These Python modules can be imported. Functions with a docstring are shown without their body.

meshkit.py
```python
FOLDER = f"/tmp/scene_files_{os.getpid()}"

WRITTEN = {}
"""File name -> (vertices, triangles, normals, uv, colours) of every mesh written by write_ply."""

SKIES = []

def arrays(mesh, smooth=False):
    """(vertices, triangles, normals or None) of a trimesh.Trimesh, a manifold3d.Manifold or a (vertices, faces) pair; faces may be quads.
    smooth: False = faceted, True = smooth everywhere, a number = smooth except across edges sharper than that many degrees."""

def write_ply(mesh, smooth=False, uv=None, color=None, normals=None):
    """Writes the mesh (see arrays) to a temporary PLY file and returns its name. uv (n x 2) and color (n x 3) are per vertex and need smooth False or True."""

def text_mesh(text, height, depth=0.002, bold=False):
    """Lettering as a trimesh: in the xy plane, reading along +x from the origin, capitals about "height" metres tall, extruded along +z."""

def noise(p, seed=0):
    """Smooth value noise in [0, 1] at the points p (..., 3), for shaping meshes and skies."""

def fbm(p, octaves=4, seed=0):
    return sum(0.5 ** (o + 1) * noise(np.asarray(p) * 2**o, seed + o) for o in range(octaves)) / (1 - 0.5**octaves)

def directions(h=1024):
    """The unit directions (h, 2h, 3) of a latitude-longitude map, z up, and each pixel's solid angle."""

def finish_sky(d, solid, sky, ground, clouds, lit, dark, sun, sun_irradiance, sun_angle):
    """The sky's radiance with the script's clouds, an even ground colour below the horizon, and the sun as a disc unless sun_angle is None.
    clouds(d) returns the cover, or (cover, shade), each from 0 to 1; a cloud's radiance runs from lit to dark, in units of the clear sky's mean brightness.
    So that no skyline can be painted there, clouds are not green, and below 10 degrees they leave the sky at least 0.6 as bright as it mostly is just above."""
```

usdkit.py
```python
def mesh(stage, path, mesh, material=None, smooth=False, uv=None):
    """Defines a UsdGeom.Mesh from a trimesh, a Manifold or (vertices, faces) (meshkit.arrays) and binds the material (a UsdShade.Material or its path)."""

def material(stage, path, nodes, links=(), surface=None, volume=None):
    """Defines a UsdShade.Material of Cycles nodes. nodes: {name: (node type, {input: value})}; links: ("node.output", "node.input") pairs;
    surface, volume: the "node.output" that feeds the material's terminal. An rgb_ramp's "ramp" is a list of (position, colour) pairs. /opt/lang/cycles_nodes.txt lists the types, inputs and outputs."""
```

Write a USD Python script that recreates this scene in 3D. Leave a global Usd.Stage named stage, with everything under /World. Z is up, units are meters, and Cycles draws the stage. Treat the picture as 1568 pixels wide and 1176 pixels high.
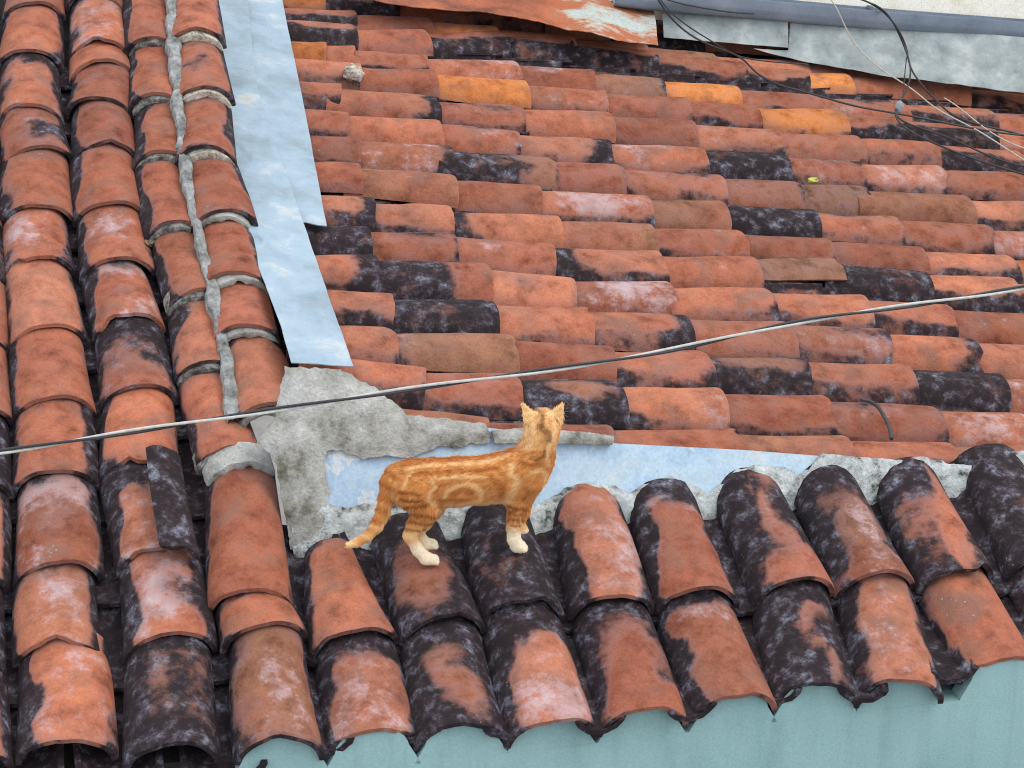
import math, random
import numpy as np, trimesh, manifold3d, shapely
from shapely.geometry import Polygon
import usdkit, meshkit
from pxr import Usd, UsdGeom, UsdLux, UsdShade, Sdf, Gf, Vt

T = Sdf.ValueTypeNames
stage = Usd.Stage.CreateInMemory()
UsdGeom.SetStageUpAxis(stage, UsdGeom.Tokens.z)
UsdGeom.SetStageMetersPerUnit(stage, 1.0)
UsdGeom.Xform.Define(stage, '/World')
stage.SetDefaultPrim(stage.GetPrimAtPath('/World'))
RNG = np.random.default_rng(7)

# ------------------------------------------------------------------ camera
_M = np.array([[0.97316, -0.21246, 0.08848], [-0.07104, -0.64299, -0.76257], [0.21891, 0.73582, -0.64082]])
_u, _, _v = np.linalg.svd(_M); _M = _u @ _v
ROOF_PITCH = math.radians(22)
X = np.array([1, 0, 0.])
C = np.array([0, math.cos(ROOF_PITCH), math.sin(ROOF_PITCH)])      # up the main slope
N = np.array([0, -math.sin(ROOF_PITCH), math.cos(ROOF_PITCH)])
PL = np.array([X, C, N])
CAM = np.array([-1.3411, -3.0374, 3.3329]) @ PL
WC = _M @ PL                                                         # world -> (right, down, forward)
FOC = 3000.0
cam = UsdGeom.Camera.Define(stage, '/World/camera')
_m = np.eye(4); _m[0, :3] = WC[0]; _m[1, :3] = -WC[1]; _m[2, :3] = -WC[2]; _m[3, :3] = CAM
cam.AddTransformOp().Set(Gf.Matrix4d(*_m.ravel().tolist()))
cam.CreateHorizontalApertureAttr(36.0); cam.CreateVerticalApertureAttr(27.0)
cam.CreateFocalLengthAttr(36.0 * FOC / 1568)
cam.CreateClippingRangeAttr(Gf.Vec2f(0.05, 400))
cam.CreateExposureAttr(0.35)

# ------------------------------------------------------------------ sky and sun (open shade under a pale sky)
SUN_AZ, SUN_EL = math.radians(115), math.radians(56)              # azimuth = atan2(x, y)
SUN = np.array([math.sin(SUN_AZ) * math.cos(SUN_EL), math.cos(SUN_AZ) * math.cos(SUN_EL), math.sin(SUN_EL)])
dome = UsdLux.DomeLight.Define(stage, '/World/sky')
dome.GetPrim().SetCustomDataByKey('kind', 'structure')
sky_m = usdkit.material(stage, '/World/Looks/sky_look', {
    'sky': ('sky_texture', {'sky_type': 'single_scattering', 'sun_disc': False, 'sun_elevation': SUN_EL, 'sun_rotation': SUN_AZ, 'aerosol_density': 2.0}),
    'co': ('texture_coordinate', {}),
    'no': ('noise_texture', {'scale': 2.2, 'detail': 6, 'roughness': 0.55}),
    'rm': ('rgb_ramp', {'ramp': [(0.30, (0, 0, 0)), (0.62, (1, 1, 1))]}),
    'mx': ('mix', {'color2': (9.0, 9.3, 9.8)}),
    'bg': ('background_shader', {'strength': 0.145})},
    [('co.generated', 'no.vector'), ('no.fac', 'rm.fac'), ('rm.color', 'mx.fac'), ('sky.color', 'mx.color1'), ('mx.color', 'bg.color')], surface='bg.background')
UsdShade.MaterialBindingAPI.Apply(dome.GetPrim()).Bind(sky_m)
sun = UsdLux.DistantLight.Define(stage, '/World/sun')
sun.CreateNormalizeAttr(True); sun.CreateIntensityAttr(0.26); sun.CreateAngleAttr(35.0)
sun.CreateColorAttr(Gf.Vec3f(1.0, 0.95, 0.88))
_z = SUN; _x = np.cross([0, 0, 1.], _z); _x /= np.linalg.norm(_x); _y = np.cross(_z, _x)
_m = np.eye(4); _m[0, :3] = _x; _m[1, :3] = _y; _m[2, :3] = _z
sun.AddTransformOp().Set(Gf.Matrix4d(*_m.ravel().tolist()))

# ------------------------------------------------------------------ helpers
def unit(v): v = np.asarray(v, float); return v / np.linalg.norm(v)
def ray(u, v): return WC.T @ np.array([(u - 784) / FOC, (v - 588) / FOC, 1.0])
def hit(u, v, p0, n):
    d = ray(u, v); return CAM + d * (np.dot(np.asarray(p0) - CAM, n) / np.dot(d, n))
def proj(p):
    q = (np.asarray(p) - CAM) @ WC.T
    return np.stack([784 + FOC * q[..., 0] / q[..., 2], 588 + FOC * q[..., 1] / q[..., 2]], -1)
YAX = np.array([0, 1., 0])
def onL(u, v, h=0.0): return hit(u, v, N * h, N)
def sm(x, a, b):
    t = np.clip((np.asarray(x, float) - a) / (b - a), 0, 1); return t * t * (3 - 2 * t)

USED = {}
def free(path):
    n = USED.get(path, 0); USED[path] = n + 1
    return path if n == 0 else f'{path}_{n:03d}'
BASE = {}
def tag(prim, label=None, cat=None, group=None, kind=None):
    p = prim.GetPrim() if hasattr(prim, 'GetPrim') else prim
    for k, v in (('label', label), ('category', cat), ('group', group), ('kind', kind)):
        if v: p.SetCustomDataByKey(k, v)
    return p
def thing(name, base, label, cat, group=None, kind=None):
    path = free('/World/' + name)
    x = UsdGeom.Xform.Define(stage, path); x.AddTranslateOp().Set(Gf.Vec3d(*map(float, base)))
    BASE[path] = np.asarray(base, float)
    tag(x, label, cat, group, kind)
    return path
def base_of(path):
    while path:
        if path in BASE: return BASE[path]
        path = path.rpartition('/')[0]
    return np.zeros(3)
def emit(parent, name, v, f, mat, normals=None, pv=None, label=None, kind=None, smooth=None):
    """One Mesh prim. v in world coordinates; parent is a thing's or a part's path, or None for the top level."""
    path = free((parent or '/World') + '/' + name)
    v = np.asarray(v, float); f = np.asarray(f, int)
    if smooth is not None:
        v, f, normals = meshkit.arrays(trimesh.Trimesh(v, f, process=False), smooth)
    off = base_of(parent) if parent else np.zeros(3)
    m = UsdGeom.Mesh.Define(stage, path)
    m.CreatePointsAttr(Vt.Vec3fArray.FromNumpy((v - off).astype(np.float32)))
    m.CreateFaceVertexCountsAttr(Vt.IntArray.FromNumpy(np.full(len(f), 3, np.int32)))
    m.CreateFaceVertexIndicesAttr(Vt.IntArray.FromNumpy(f.astype(np.int32).ravel()))
    m.CreateSubdivisionSchemeAttr('none')
    if normals is not None:
        m.CreateNormalsAttr(Vt.Vec3fArray.FromNumpy(np.asarray(normals).astype(np.float32))); m.SetNormalsInterpolation('vertex')
    for k, a in (pv or {}).items():
        UsdGeom.PrimvarsAPI(m).CreatePrimvar(k, T.Float3Array, 'vertex').Set(Vt.Vec3fArray.FromNumpy(np.asarray(a, np.float32)))
    UsdShade.MaterialBindingAPI.Apply(m.GetPrim()).Bind(mat)
    tag(m, label, kind=kind)
    return path
def grid_faces(nu, nv, off=0, flip=False):
    i, j = np.meshgrid(np.arange(nv), np.arange(nu), indexing='ij')
    a = (i * (nu + 1) + j).ravel() + off
    b, c, d = a + 1, a + nu + 2, a + nu + 1
    f = np.vstack([np.c_[a, b, c], np.c_[a, c, d]])
    return f[:, ::-1] if flip else f
def vnormals(v, f):
    n = np.zeros_like(v); fn = np.cross(v[f[:, 1]] - v[f[:, 0]], v[f[:, 2]] - v[f[:, 0]])
    for k in range(3): np.add.at(n, f[:, k], fn)
    return n / np.maximum(np.linalg.norm(n, axis=1, keepdims=True), 1e-12)
def tube(pts, r, n=8, close=True):
    pts = np.asarray(pts, float); k = len(pts); r = np.broadcast_to(r, k)
    tn = np.gradient(pts, axis=0); tn /= np.linalg.norm(tn, axis=1, keepdims=True)
    up = np.array([0, 0, 1.]) if abs(tn[0, 2]) < .9 else np.array([1., 0, 0])
    rings = []
    a = unit(np.cross(tn[0], up))
    for i in range(k):
        a = unit(a - tn[i] * np.dot(a, tn[i])); b = np.cross(tn[i], a)
        th = np.linspace(0, 2 * np.pi, n, endpoint=False)
        rings.append(pts[i] + r[i] * (np.cos(th)[:, None] * a + np.sin(th)[:, None] * b))
    v = np.vstack(rings); f = []
    for i in range(k - 1):
        for j in range(n):
            p, q = i * n + j, i * n + (j + 1) % n
            f += [[p, q, q + n], [p, q + n, p + n]]
    if close:
        c0, c1 = len(v), len(v) + 1; v = np.vstack([v, pts[0], pts[-1]])
        for j in range(n):
            f += [[c0, (j + 1) % n, j], [c1, (k - 1) * n + j, (k - 1) * n + (j + 1) % n]]
    return v, np.array(f)
def spline(pts, n):
    from scipy.interpolate import CubicSpline
    pts = np.asarray(pts, float); s = np.r_[0, np.cumsum(np.linalg.norm(np.diff(pts, axis=0), axis=1))]
    return CubicSpline(s, pts)(np.linspace(0, s[-1], n))
def box(x0, x1, y0, y1, z0, z1):
    b = trimesh.creation.box(extents=(x1 - x0, y1 - y0, z1 - z0)); b.apply_translation(((x0 + x1) / 2, (y0 + y1) / 2, (z0 + z1) / 2))
    return b.vertices.copy(), b.faces.copy()
def ragged(poly, step=6.0, amp=3.0, seed=0, sc=0.05):
    """Pixel polygon -> same outline with an uneven edge."""
    ring = np.array(Polygon(poly).exterior.segmentize(step).coords)[:-1]
    q = np.c_[ring * sc, np.full(len(ring), seed * 3.7)]
    d = np.stack([meshkit.fbm(q, 4, seed) - .5, meshkit.fbm(q + 31.7, 4, seed + 9) - .5], -1)
    return ring + d * 2 * amp
def slab(ring, to3, nrm, thick, cell=5.0, lump=0.0, lsc=25.0, seed=0, dome=0.0, domew=12.0):
    """A thick sheet or mortar layer: pixel outline placed on a surface of the scene (to3: pixel -> point), thickness along nrm, a lumpy face."""
    pg = Polygon(ring).buffer(0)
    if pg.geom_type != 'Polygon': pg = max(pg.geoms, key=lambda g: g.area)
    ext = np.array(pg.exterior.coords)[:-1]
    x0, y0, x1, y1 = pg.bounds
    gx, gy = np.meshgrid(np.arange(x0, x1, cell), np.arange(y0, y1, cell)); g = np.c_[gx.ravel(), gy.ravel()]
    g += np.random.default_rng(seed).uniform(-.25, .25, g.shape) * cell
    inner = g[shapely.contains_xy(pg.buffer(-cell * .5), g[:, 0], g[:, 1])]
    pts = np.vstack([ext, inner])
    from scipy.spatial import Delaunay
    tri = Delaunay(pts).simplices
    cen = pts[tri].mean(1); tri = tri[shapely.contains_xy(pg, cen[:, 0], cen[:, 1])]
    a, b, c = pts[tri[:, 0]], pts[tri[:, 1]], pts[tri[:, 2]]
    cr = (b - a)[:, 0] * (c - a)[:, 1] - (b - a)[:, 1] * (c - a)[:, 0]
    tri = tri[np.abs(cr) > 1e-6]; cr = cr[np.abs(cr) > 1e-6]
    tri = np.where((cr > 0)[:, None], tri[:, ::-1], tri)         # pixel v runs down
    P = np.array([to3(u, v) for u, v in pts]); nrm = np.asarray(nrm, float)
    if lump or dome:
        e = np.array([pg.exterior.distance(shapely.Point(p)) for p in pts])
        edge = sm(e, 0, domew)
        P1 = P + nrm * (thick + dome * edge + lump * (meshkit.fbm(P * lsc, 4, seed) - .5) * 2)[:, None]
    else:
        P1 = P + nrm * thick
    k = len(pts); ne = len(ext)
    v = [P1, P]; f = [tri, tri[:, ::-1] + k]
    r = np.arange(ne); s = (r + 1) % ne
    sv = np.vstack([P1[:ne], P[:ne]]); o = 2 * k
    f += [np.c_[r + o, s + o, s + ne + o], np.c_[r + o, s + ne + o, r + ne + o]]
    V = np.vstack(v + [sv]); F = np.vstack(f)
    m = trimesh.Trimesh(V, F, process=False)
    # outward check
    if np.dot(np.cross(V[tri[:, 1]] - V[tri[:, 0]], V[tri[:, 2]] - V[tri[:, 0]]).sum(0), nrm) < 0: F = F[:, ::-1]
    return V, F

# ------------------------------------------------------------------ materials
def mat(name, nodes, links, surface='p.BSDF'): return usdkit.material(stage, '/World/Looks/' + name, nodes, links, surface=surface)

def tile_material():
    n = {
        'at': ('attribute', {'attribute': 'stain_shade'}), 'sx': ('separate_xyz', {}),
        'g': ('geometry', {}),
        'n1': ('noise_texture', {'scale': 15, 'detail': 9, 'roughness': .66}),
        'n2': ('noise_texture', {'scale': 9, 'detail': 5, 'roughness': .6}),
        'n3': ('noise_texture', {'scale': 160, 'detail': 4, 'roughness': .6}),
        'n4': ('noise_texture', {'scale': 24, 'detail': 9, 'roughness': .72}),
        'off': ('vector_math', {'math_type': 'add', 'vector2': (17.3, 5.1, 9.7)}),
        # clay
        'clay': ('rgb_ramp', {'ramp': [(0, (.20, .115, .075)), (.18, (.30, .135, .078)), (.34, (.34, .115, .070)), (.48, (.43, .150, .082)), (.6, (.44, .175, .105)), (.74, (.50, .175, .085)), (.88, (.60, .21, .065)), (1, (.66, .25, .075))]}),
        'h1': ('math', {'math_type': 'multiply_add', 'value2': .34, 'value3': -.16}),
        'h2': ('math', {'math_type': 'add', 'use_clamp': True}),
        'mot': ('rgb_ramp', {'ramp': [(.30, (.42, .38, .37)), (.44, (.80, .76, .75)), (.55, (1, 1, 1)), (.72, (1.18, 1.16, 1.15))]}),
        'c1': ('mix', {'mix_type': 'multiply', 'fac': 1.0}),
        'grain': ('rgb_ramp', {'ramp': [(.3, (.70, .68, .67)), (.6, (.97, .97, .97))]}),
        'c2': ('mix', {'mix_type': 'multiply', 'fac': .8}),
        # grey-green film
        'film': ('map_range', {'range_type': 'smoothstep', 'from_min': .46, 'from_max': .74, 'to_min': 0, 'to_max': .78}),
        'c3': ('mix', {'color2': (.20, .105, .08)}),
        # pale lime bloom
        'pn': ('math', {'math_type': 'multiply_add', 'value2': 1.3, 'value3': -.65}),
        'pa': ('math', {'math_type': 'add'}),
        'pm': ('map_range', {'range_type': 'smoothstep', 'from_min': .36, 'from_max': .70, 'to_min': 0, 'to_max': .80}),
        'pc': ('rgb_ramp', {'ramp': [(.3, (.33, .18, .15)), (.5, (.41, .29, .29)), (.7, (.54, .47, .50))]}),
        'c4': ('mix', {}),
        # black growth; lip shade is painted through the same mask
        'dn': ('math', {'math_type': 'multiply_add', 'value2': 1.25, 'value3': -.625}),
        'da': ('math', {'math_type': 'add'}),
        'dm': ('map_range', {'range_type': 'smoothstep', 'from_min': .29, 'from_max': .66, 'to_min': 0, 'to_max': .97}),
        'dc': ('rgb_ramp', {'ramp': [(.30, (.009, .008, .011)), (.46, (.012, .010, .013)), (.53, (.030, .023, .028)), (.59, (.070, .068, .086)), (.65, (.14, .155, .19)), (.76, (.32, .34, .38))]}),
        'halo': ('map_range', {'range_type': 'smoothstep', 'from_min': .08, 'from_max': .36, 'to_min': 0, 'to_max': .8}),
        'hm': ('math', {'math_type': 'multiply'}),
        'c45': ('mix', {'color2': (.24, .13, .115)}),
        'c5': ('mix', {}),
        # lichen dots
        'vo': ('voronoi_texture', {'scale': 70, 'randomness': 1}),
        'vm': ('map_range', {'range_type': 'smoothstep', 'from_min': .13, 'from_max': .22, 'to_min': 1, 'to_max': 0}),
        'vk': ('map_range', {'range_type': 'linear', 'from_min': .63, 'from_max': .72, 'to_min': 0, 'to_max': .45}),
        'vv': ('math', {'math_type': 'multiply'}),
        'c6': ('mix', {'color2': (.50, .49, .44)}),
        'oi': ('object_info', {}), 'orm': ('rgb_ramp', {'ramp': [(0, (.66, .62, .62)), (.35, (.90, .87, .86)), (.7, (1.0, 1.0, 1.0)), (1, (1.16, 1.16, 1.14))]}), 'cv': ('mix', {'mix_type': 'multiply', 'fac': 1.0}),
        'bp': ('bump', {'strength': .6, 'distance': .004}),
        'bs': ('math', {'math_type': 'add'}),
        'p': ('principled_bsdf', {'roughness': .85, 'specular_ior_level': .18}),
    }
    l = [('at.vector', 'sx.vector'), ('g.position', 'n1.vector'), ('g.position', 'n2.vector'), ('g.position', 'n3.vector'), ('g.position', 'off.vector1'), ('off.vector', 'n4.vector'),
         ('n2.fac', 'h1.value1'), ('h1.value', 'h2.value1'), ('sx.z', 'h2.value2'), ('h2.value', 'clay.fac'),
         ('n1.fac', 'mot.fac'), ('clay.color', 'c1.color1'), ('mot.color', 'c1.color2'),
         ('n3.fac', 'grain.fac'), ('c1.color', 'c2.color1'), ('grain.color', 'c2.color2'),
         ('n2.fac', 'film.value'), ('film.result', 'c3.fac'), ('oi.random', 'orm.fac'), ('c2.color', 'cv.color1'), ('orm.color', 'cv.color2'), ('cv.color', 'c3.color1'),
         ('n4.fac', 'pn.value1'), ('pn.value', 'pa.value1'), ('sx.y', 'pa.value2'), ('pa.value', 'pm.value'), ('n1.fac', 'pc.fac'),
         ('pm.result', 'c4.fac'), ('c3.color', 'c4.color1'), ('pc.color', 'c4.color2'),
         ('n1.fac', 'dn.value1'), ('dn.value', 'da.value1'), ('sx.x', 'da.value2'), ('da.value', 'dm.value'), ('da.value', 'halo.value'), ('halo.result', 'hm.value1'), ('n4.fac', 'hm.value2'),
         ('hm.value', 'c45.fac'), ('c4.color', 'c45.color1'),
         ('n4.fac', 'dc.fac'), ('dm.result', 'c5.fac'), ('c45.color', 'c5.color1'), ('dc.color', 'c5.color2'),
         ('g.position', 'vo.vector'), ('vo.distance', 'vm.value'), ('n2.fac', 'vk.value'), ('vm.result', 'vv.value1'), ('vk.result', 'vv.value2'), ('vv.value', 'c6.fac'), ('c5.color', 'c6.color1'),
         ('n3.fac', 'bs.value1'), ('n4.fac', 'bs.value2'), ('bs.value', 'bp.height'), ('bp.normal', 'p.normal'), ('c6.color', 'p.base_color')]
    return mat('tile_clay', n, l)
TILE = tile_material()

def rough(name, ramp, scale=14, bump=.006, r=.9, fine=120, detail=8, strength=.7, grain=.8):
    n = {'g': ('geometry', {}), 'n1': ('noise_texture', {'scale': scale, 'detail': detail, 'roughness': .66}), 'n2': ('noise_texture', {'scale': fine, 'detail': 5, 'roughness': .65}),
         'rm': ('rgb_ramp', {'ramp': ramp}), 'gr': ('rgb_ramp', {'ramp': [(.3, (.7, .7, .7)), (.62, (1.08, 1.08, 1.08))]}), 'mx': ('mix', {'mix_type': 'multiply', 'fac': grain}),
         'ad': ('math', {'math_type': 'add'}), 'bp': ('bump', {'strength': strength, 'distance': bump}), 'p': ('principled_bsdf', {'roughness': r, 'specular_ior_level': .3})}
    l = [('g.position', 'n1.vector'), ('g.position', 'n2.vector'), ('n1.fac', 'rm.fac'), ('n2.fac', 'gr.fac'), ('rm.color', 'mx.color1'), ('gr.color', 'mx.color2'), ('mx.color', 'p.base_color'),
         ('n1.fac', 'ad.value1'), ('n2.fac', 'ad.value2'), ('ad.value', 'bp.height'), ('bp.normal', 'p.normal')]
    return mat(name, n, l)
MORTAR = rough('mortar_grey', [(.29, (.06, .058, .04)), (.38, (.18, .175, .14)), (.47, (.33, .33, .295)), (.56, (.41, .41, .38)), (.66, (.50, .50, .475)), (.75, (.64, .65, .63))], 11, .008, detail=10)
MORTAR_S = rough('mortar_seam', [(.28, (.05, .05, .045)), (.38, (.15, .15, .14)), (.5, (.26, .265, .25)), (.62, (.36, .37, .36)), (.75, (.52, .53, .52))], 22, .010)
MORTAR_W = rough('mortar_whitewashed', [(.30, (.03, .03, .03)), (.38, (.10, .10, .095)), (.46, (.40, .42, .40)), (.58, (.52, .56, .55)), (.75, (.60, .66, .68))], 24, .010, detail=10)
MORTAR_L = rough('mortar_pale', [(.28, (.10, .085, .065)), (.42, (.36, .32, .25)), (.55, (.58, .53, .44)), (.75, (.72, .68, .60))], 30, .01)
MORTAR_D = rough('mortar_mossy', [(.3, (.025, .025, .022)), (.45, (.10, .10, .09)), (.55, (.24, .24, .22)), (.68, (.42, .42, .40)), (.8, (.5, .5, .48))], 34, .012)
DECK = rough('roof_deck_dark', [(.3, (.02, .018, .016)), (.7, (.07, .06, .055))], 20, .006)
PLASTER = mat('plaster_blue', {'g': ('geometry', {}), 'sx': ('separate_xyz', {}), 'n1': ('noise_texture', {'scale': 9, 'detail': 9, 'roughness': .62}), 'n2': ('noise_texture', {'scale': 120, 'detail': 5, 'roughness': .65}), 'n3': ('noise_texture', {'scale': 26, 'detail': 9, 'roughness': .7}),
    'gx': ('map_range', {'range_type': 'smoothstep', 'from_min': -.78, 'from_max': -.35, 'to_min': -.03, 'to_max': .10}), 'ad': ('math', {'math_type': 'add'}),
    'rm': ('rgb_ramp', {'ramp': [(.30, (.34, .35, .33)), (.40, (.50, .53, .53)), (.47, (.56, .61, .63)), (.50, (.34, .48, .62)), (.56, (.38, .52, .65)), (.62, (.44, .57, .66)), (.70, (.42, .54, .62)), (.78, (.50, .57, .60))]}),
    'dk': ('rgb_ramp', {'ramp': [(.30, (.35, .35, .34)), (.40, (.85, .85, .85)), (.55, (1, 1, 1))]}), 'm2': ('mix', {'mix_type': 'multiply', 'fac': .4}),
    'gr': ('rgb_ramp', {'ramp': [(.3, (.75, .75, .75)), (.62, (1.06, 1.06, 1.06))]}), 'mx': ('mix', {'mix_type': 'multiply', 'fac': .6}), 'bp': ('bump', {'strength': .35, 'distance': .003}), 'p': ('principled_bsdf', {'roughness': .6, 'specular_ior_level': .3})},
    [('g.position', 'n1.vector'), ('g.position', 'n2.vector'), ('g.position', 'n3.vector'), ('g.position', 'sx.vector'), ('sx.x', 'gx.value'), ('gx.result', 'ad.value1'), ('n1.fac', 'ad.value2'), ('ad.value', 'rm.fac'), ('n2.fac', 'gr.fac'), ('rm.color', 'mx.color1'), ('gr.color', 'mx.color2'), ('mx.color', 'm2.color1'), ('n3.fac', 'dk.fac'), ('dk.color', 'm2.color2'), ('m2.color', 'p.base_color'), ('n3.fac', 'bp.height'), ('bp.normal', 'p.normal')])
TEAL = mat('wall_teal', {'g': ('geometry', {}), 'n1': ('noise_texture', {'scale': 3.2, 'detail': 7, 'roughness': .62}), 'n2': ('noise_texture', {'scale': 170, 'detail': 5, 'roughness': .65}), 'mp': ('mapping', {'scale': (16, 16, 1.3)}), 'n3': ('noise_texture', {'scale': 1.0, 'detail': 6, 'roughness': .6}), 'n4': ('noise_texture', {'scale': 30, 'detail': 6, 'roughness': .7}),
    'rm': ('rgb_ramp', {'ramp': [(.3, (.20, .335, .335)), (.45, (.235, .375, .375)), (.6, (.25, .395, .395)), (.75, (.22, .36, .355))]}), 'st': ('rgb_ramp', {'ramp': [(.30, (.80, .82, .82)), (.48, (.97, .97, .97)), (.6, (1, 1, 1)), (.75, (1.06, 1.05, 1.05))]}), 'sp': ('rgb_ramp', {'ramp': [(.24, (.5, .5, .5)), (.31, (1, 1, 1))]}),
    'gr': ('rgb_ramp', {'ramp': [(.3, (.85, .85, .85)), (.62, (1.04, 1.04, 1.04))]}), 'm1': ('mix', {'mix_type': 'multiply', 'fac': .8}), 'm2': ('mix', {'mix_type': 'multiply', 'fac': .8}), 'm3': ('mix', {'mix_type': 'multiply', 'fac': .5}), 'bp': ('bump', {'strength': .5, 'distance': .002}), 'p': ('principled_bsdf', {'roughness': .85, 'specular_ior_level': .25})},
    [('g.position', 'n1.vector'), ('g.position', 'n2.vector'), ('g.position', 'mp.vector'), ('mp.vector', 'n3.vector'), ('g.position', 'n4.vector'), ('n1.fac', 'rm.fac'), ('n3.fac', 'st.fac'), ('n4.fac', 'sp.fac'), ('n2.fac', 'gr.fac'), ('rm.color', 'm1.color1'), ('st.color', 'm1.color2'), ('m1.color', 'm2.color1'), ('gr.color', 'm2.color2'), ('m2.color', 'm3.color1'), ('sp.color', 'm3.color2'), ('m3.color', 'p.base_color'), ('n2.fac', 'bp.height'), ('bp.normal', 'p.normal')])
CREAM = rough('wall_cream', [(.3, (.70, .64, .50)), (.5, (.84, .80, .68)), (.7, (.88, .85, .76))], 8, .002, .85, 200)
SHEET = rough('sheet_pale_blue', [(.28, (.19, .25, .28)), (.40, (.23, .30, .345)), (.5, (.27, .36, .425)), (.58, (.295, .385, .45)), (.65, (.42, .47, .48)), (.72, (.42, .36, .26))], 4.5, .010, .5, 22, 7, .45, grain=.22)
GALV = rough('sheet_galvanised', [(.3, (.14, .165, .16)), (.44, (.24, .28, .28)), (.54, (.29, .335, .33)), (.64, (.40, .44, .42)), (.72, (.34, .33, .27))], 9, .0015, .55, 160, 8, .4, grain=.3)
XR0, XR1 = .38, .98
RUST = mat('sheet_rust', {'g': ('geometry', {}), 'sx': ('separate_xyz', {}), 'n1': ('noise_texture', {'scale': 4.6, 'detail': 9, 'roughness': .66}), 'n2': ('noise_texture', {'scale': 90, 'detail': 5, 'roughness': .65}),
    'gx': ('map_range', {'range_type': 'smoothstep', 'from_min': XR0, 'from_max': XR1, 'to_min': -.13, 'to_max': .17}), 'ad': ('math', {'math_type': 'add'}),
    'rm': ('rgb_ramp', {'ramp': [(.22, (.10, .035, .022)), (.36, (.27, .075, .033)), (.5, (.40, .115, .045)), (.58, (.36, .13, .06)), (.63, (.44, .33, .26)), (.68, (.40, .46, .44)), (.85, (.46, .54, .52))]}),
    'gr': ('rgb_ramp', {'ramp': [(.3, (.65, .62, .6)), (.62, (1.08, 1.08, 1.08))]}), 'mx': ('mix', {'mix_type': 'multiply', 'fac': .8}), 'bp': ('bump', {'strength': .4, 'distance': .002}), 'p': ('principled_bsdf', {'roughness': .7, 'specular_ior_level': .35})},
    [('g.position', 'n1.vector'), ('g.position', 'n2.vector'), ('g.position', 'sx.vector'), ('sx.x', 'gx.value'), ('gx.result', 'ad.value1'), ('n1.fac', 'ad.value2'), ('ad.value', 'rm.fac'), ('n2.fac', 'gr.fac'), ('rm.color', 'mx.color1'), ('gr.color', 'mx.color2'), ('mx.color', 'p.base_color'), ('n2.fac', 'bp.height'), ('bp.normal', 'p.normal')])
GUTTER = rough('gutter_paint', [(.3, (.13, .17, .21)), (.5, (.175, .22, .27)), (.7, (.24, .28, .33))], 5, .0012, .5, 160, grain=.35)
def plain(name, c, r=.5, spec=.5): return mat(name, {'g': ('geometry', {}), 'n': ('noise_texture', {'scale': 90, 'detail': 3}), 'm': ('rgb_ramp', {'ramp': [(.3, tuple(x * .82 for x in c)), (.7, tuple(min(1, x * 1.12) for x in c))]}), 'p': ('principled_bsdf', {'roughness': r, 'specular_ior_level': spec})}, [('g.position', 'n.vector'), ('n.fac', 'm.fac'), ('m.color', 'p.base_color')])
BLACKW = plain('wire_black', (.018, .018, .02), .5)
WHITEW = plain('wire_white', (.46, .45, .42), .6)
PALEW = plain('wire_pale', (.45, .42, .36), .6)
CLIPM = plain('clip_grey', (.25, .27, .28), .6)
LEAFG = plain('leaf_yellow_green', (.42, .47, .08), .6)
LEAFB = plain('leaf_dry_brown', (.30, .17, .07), .7)
GROUND = rough('ground_paving', [(.3, (.16, .15, .14)), (.7, (.28, .27, .25))], 3, .003)

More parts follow.
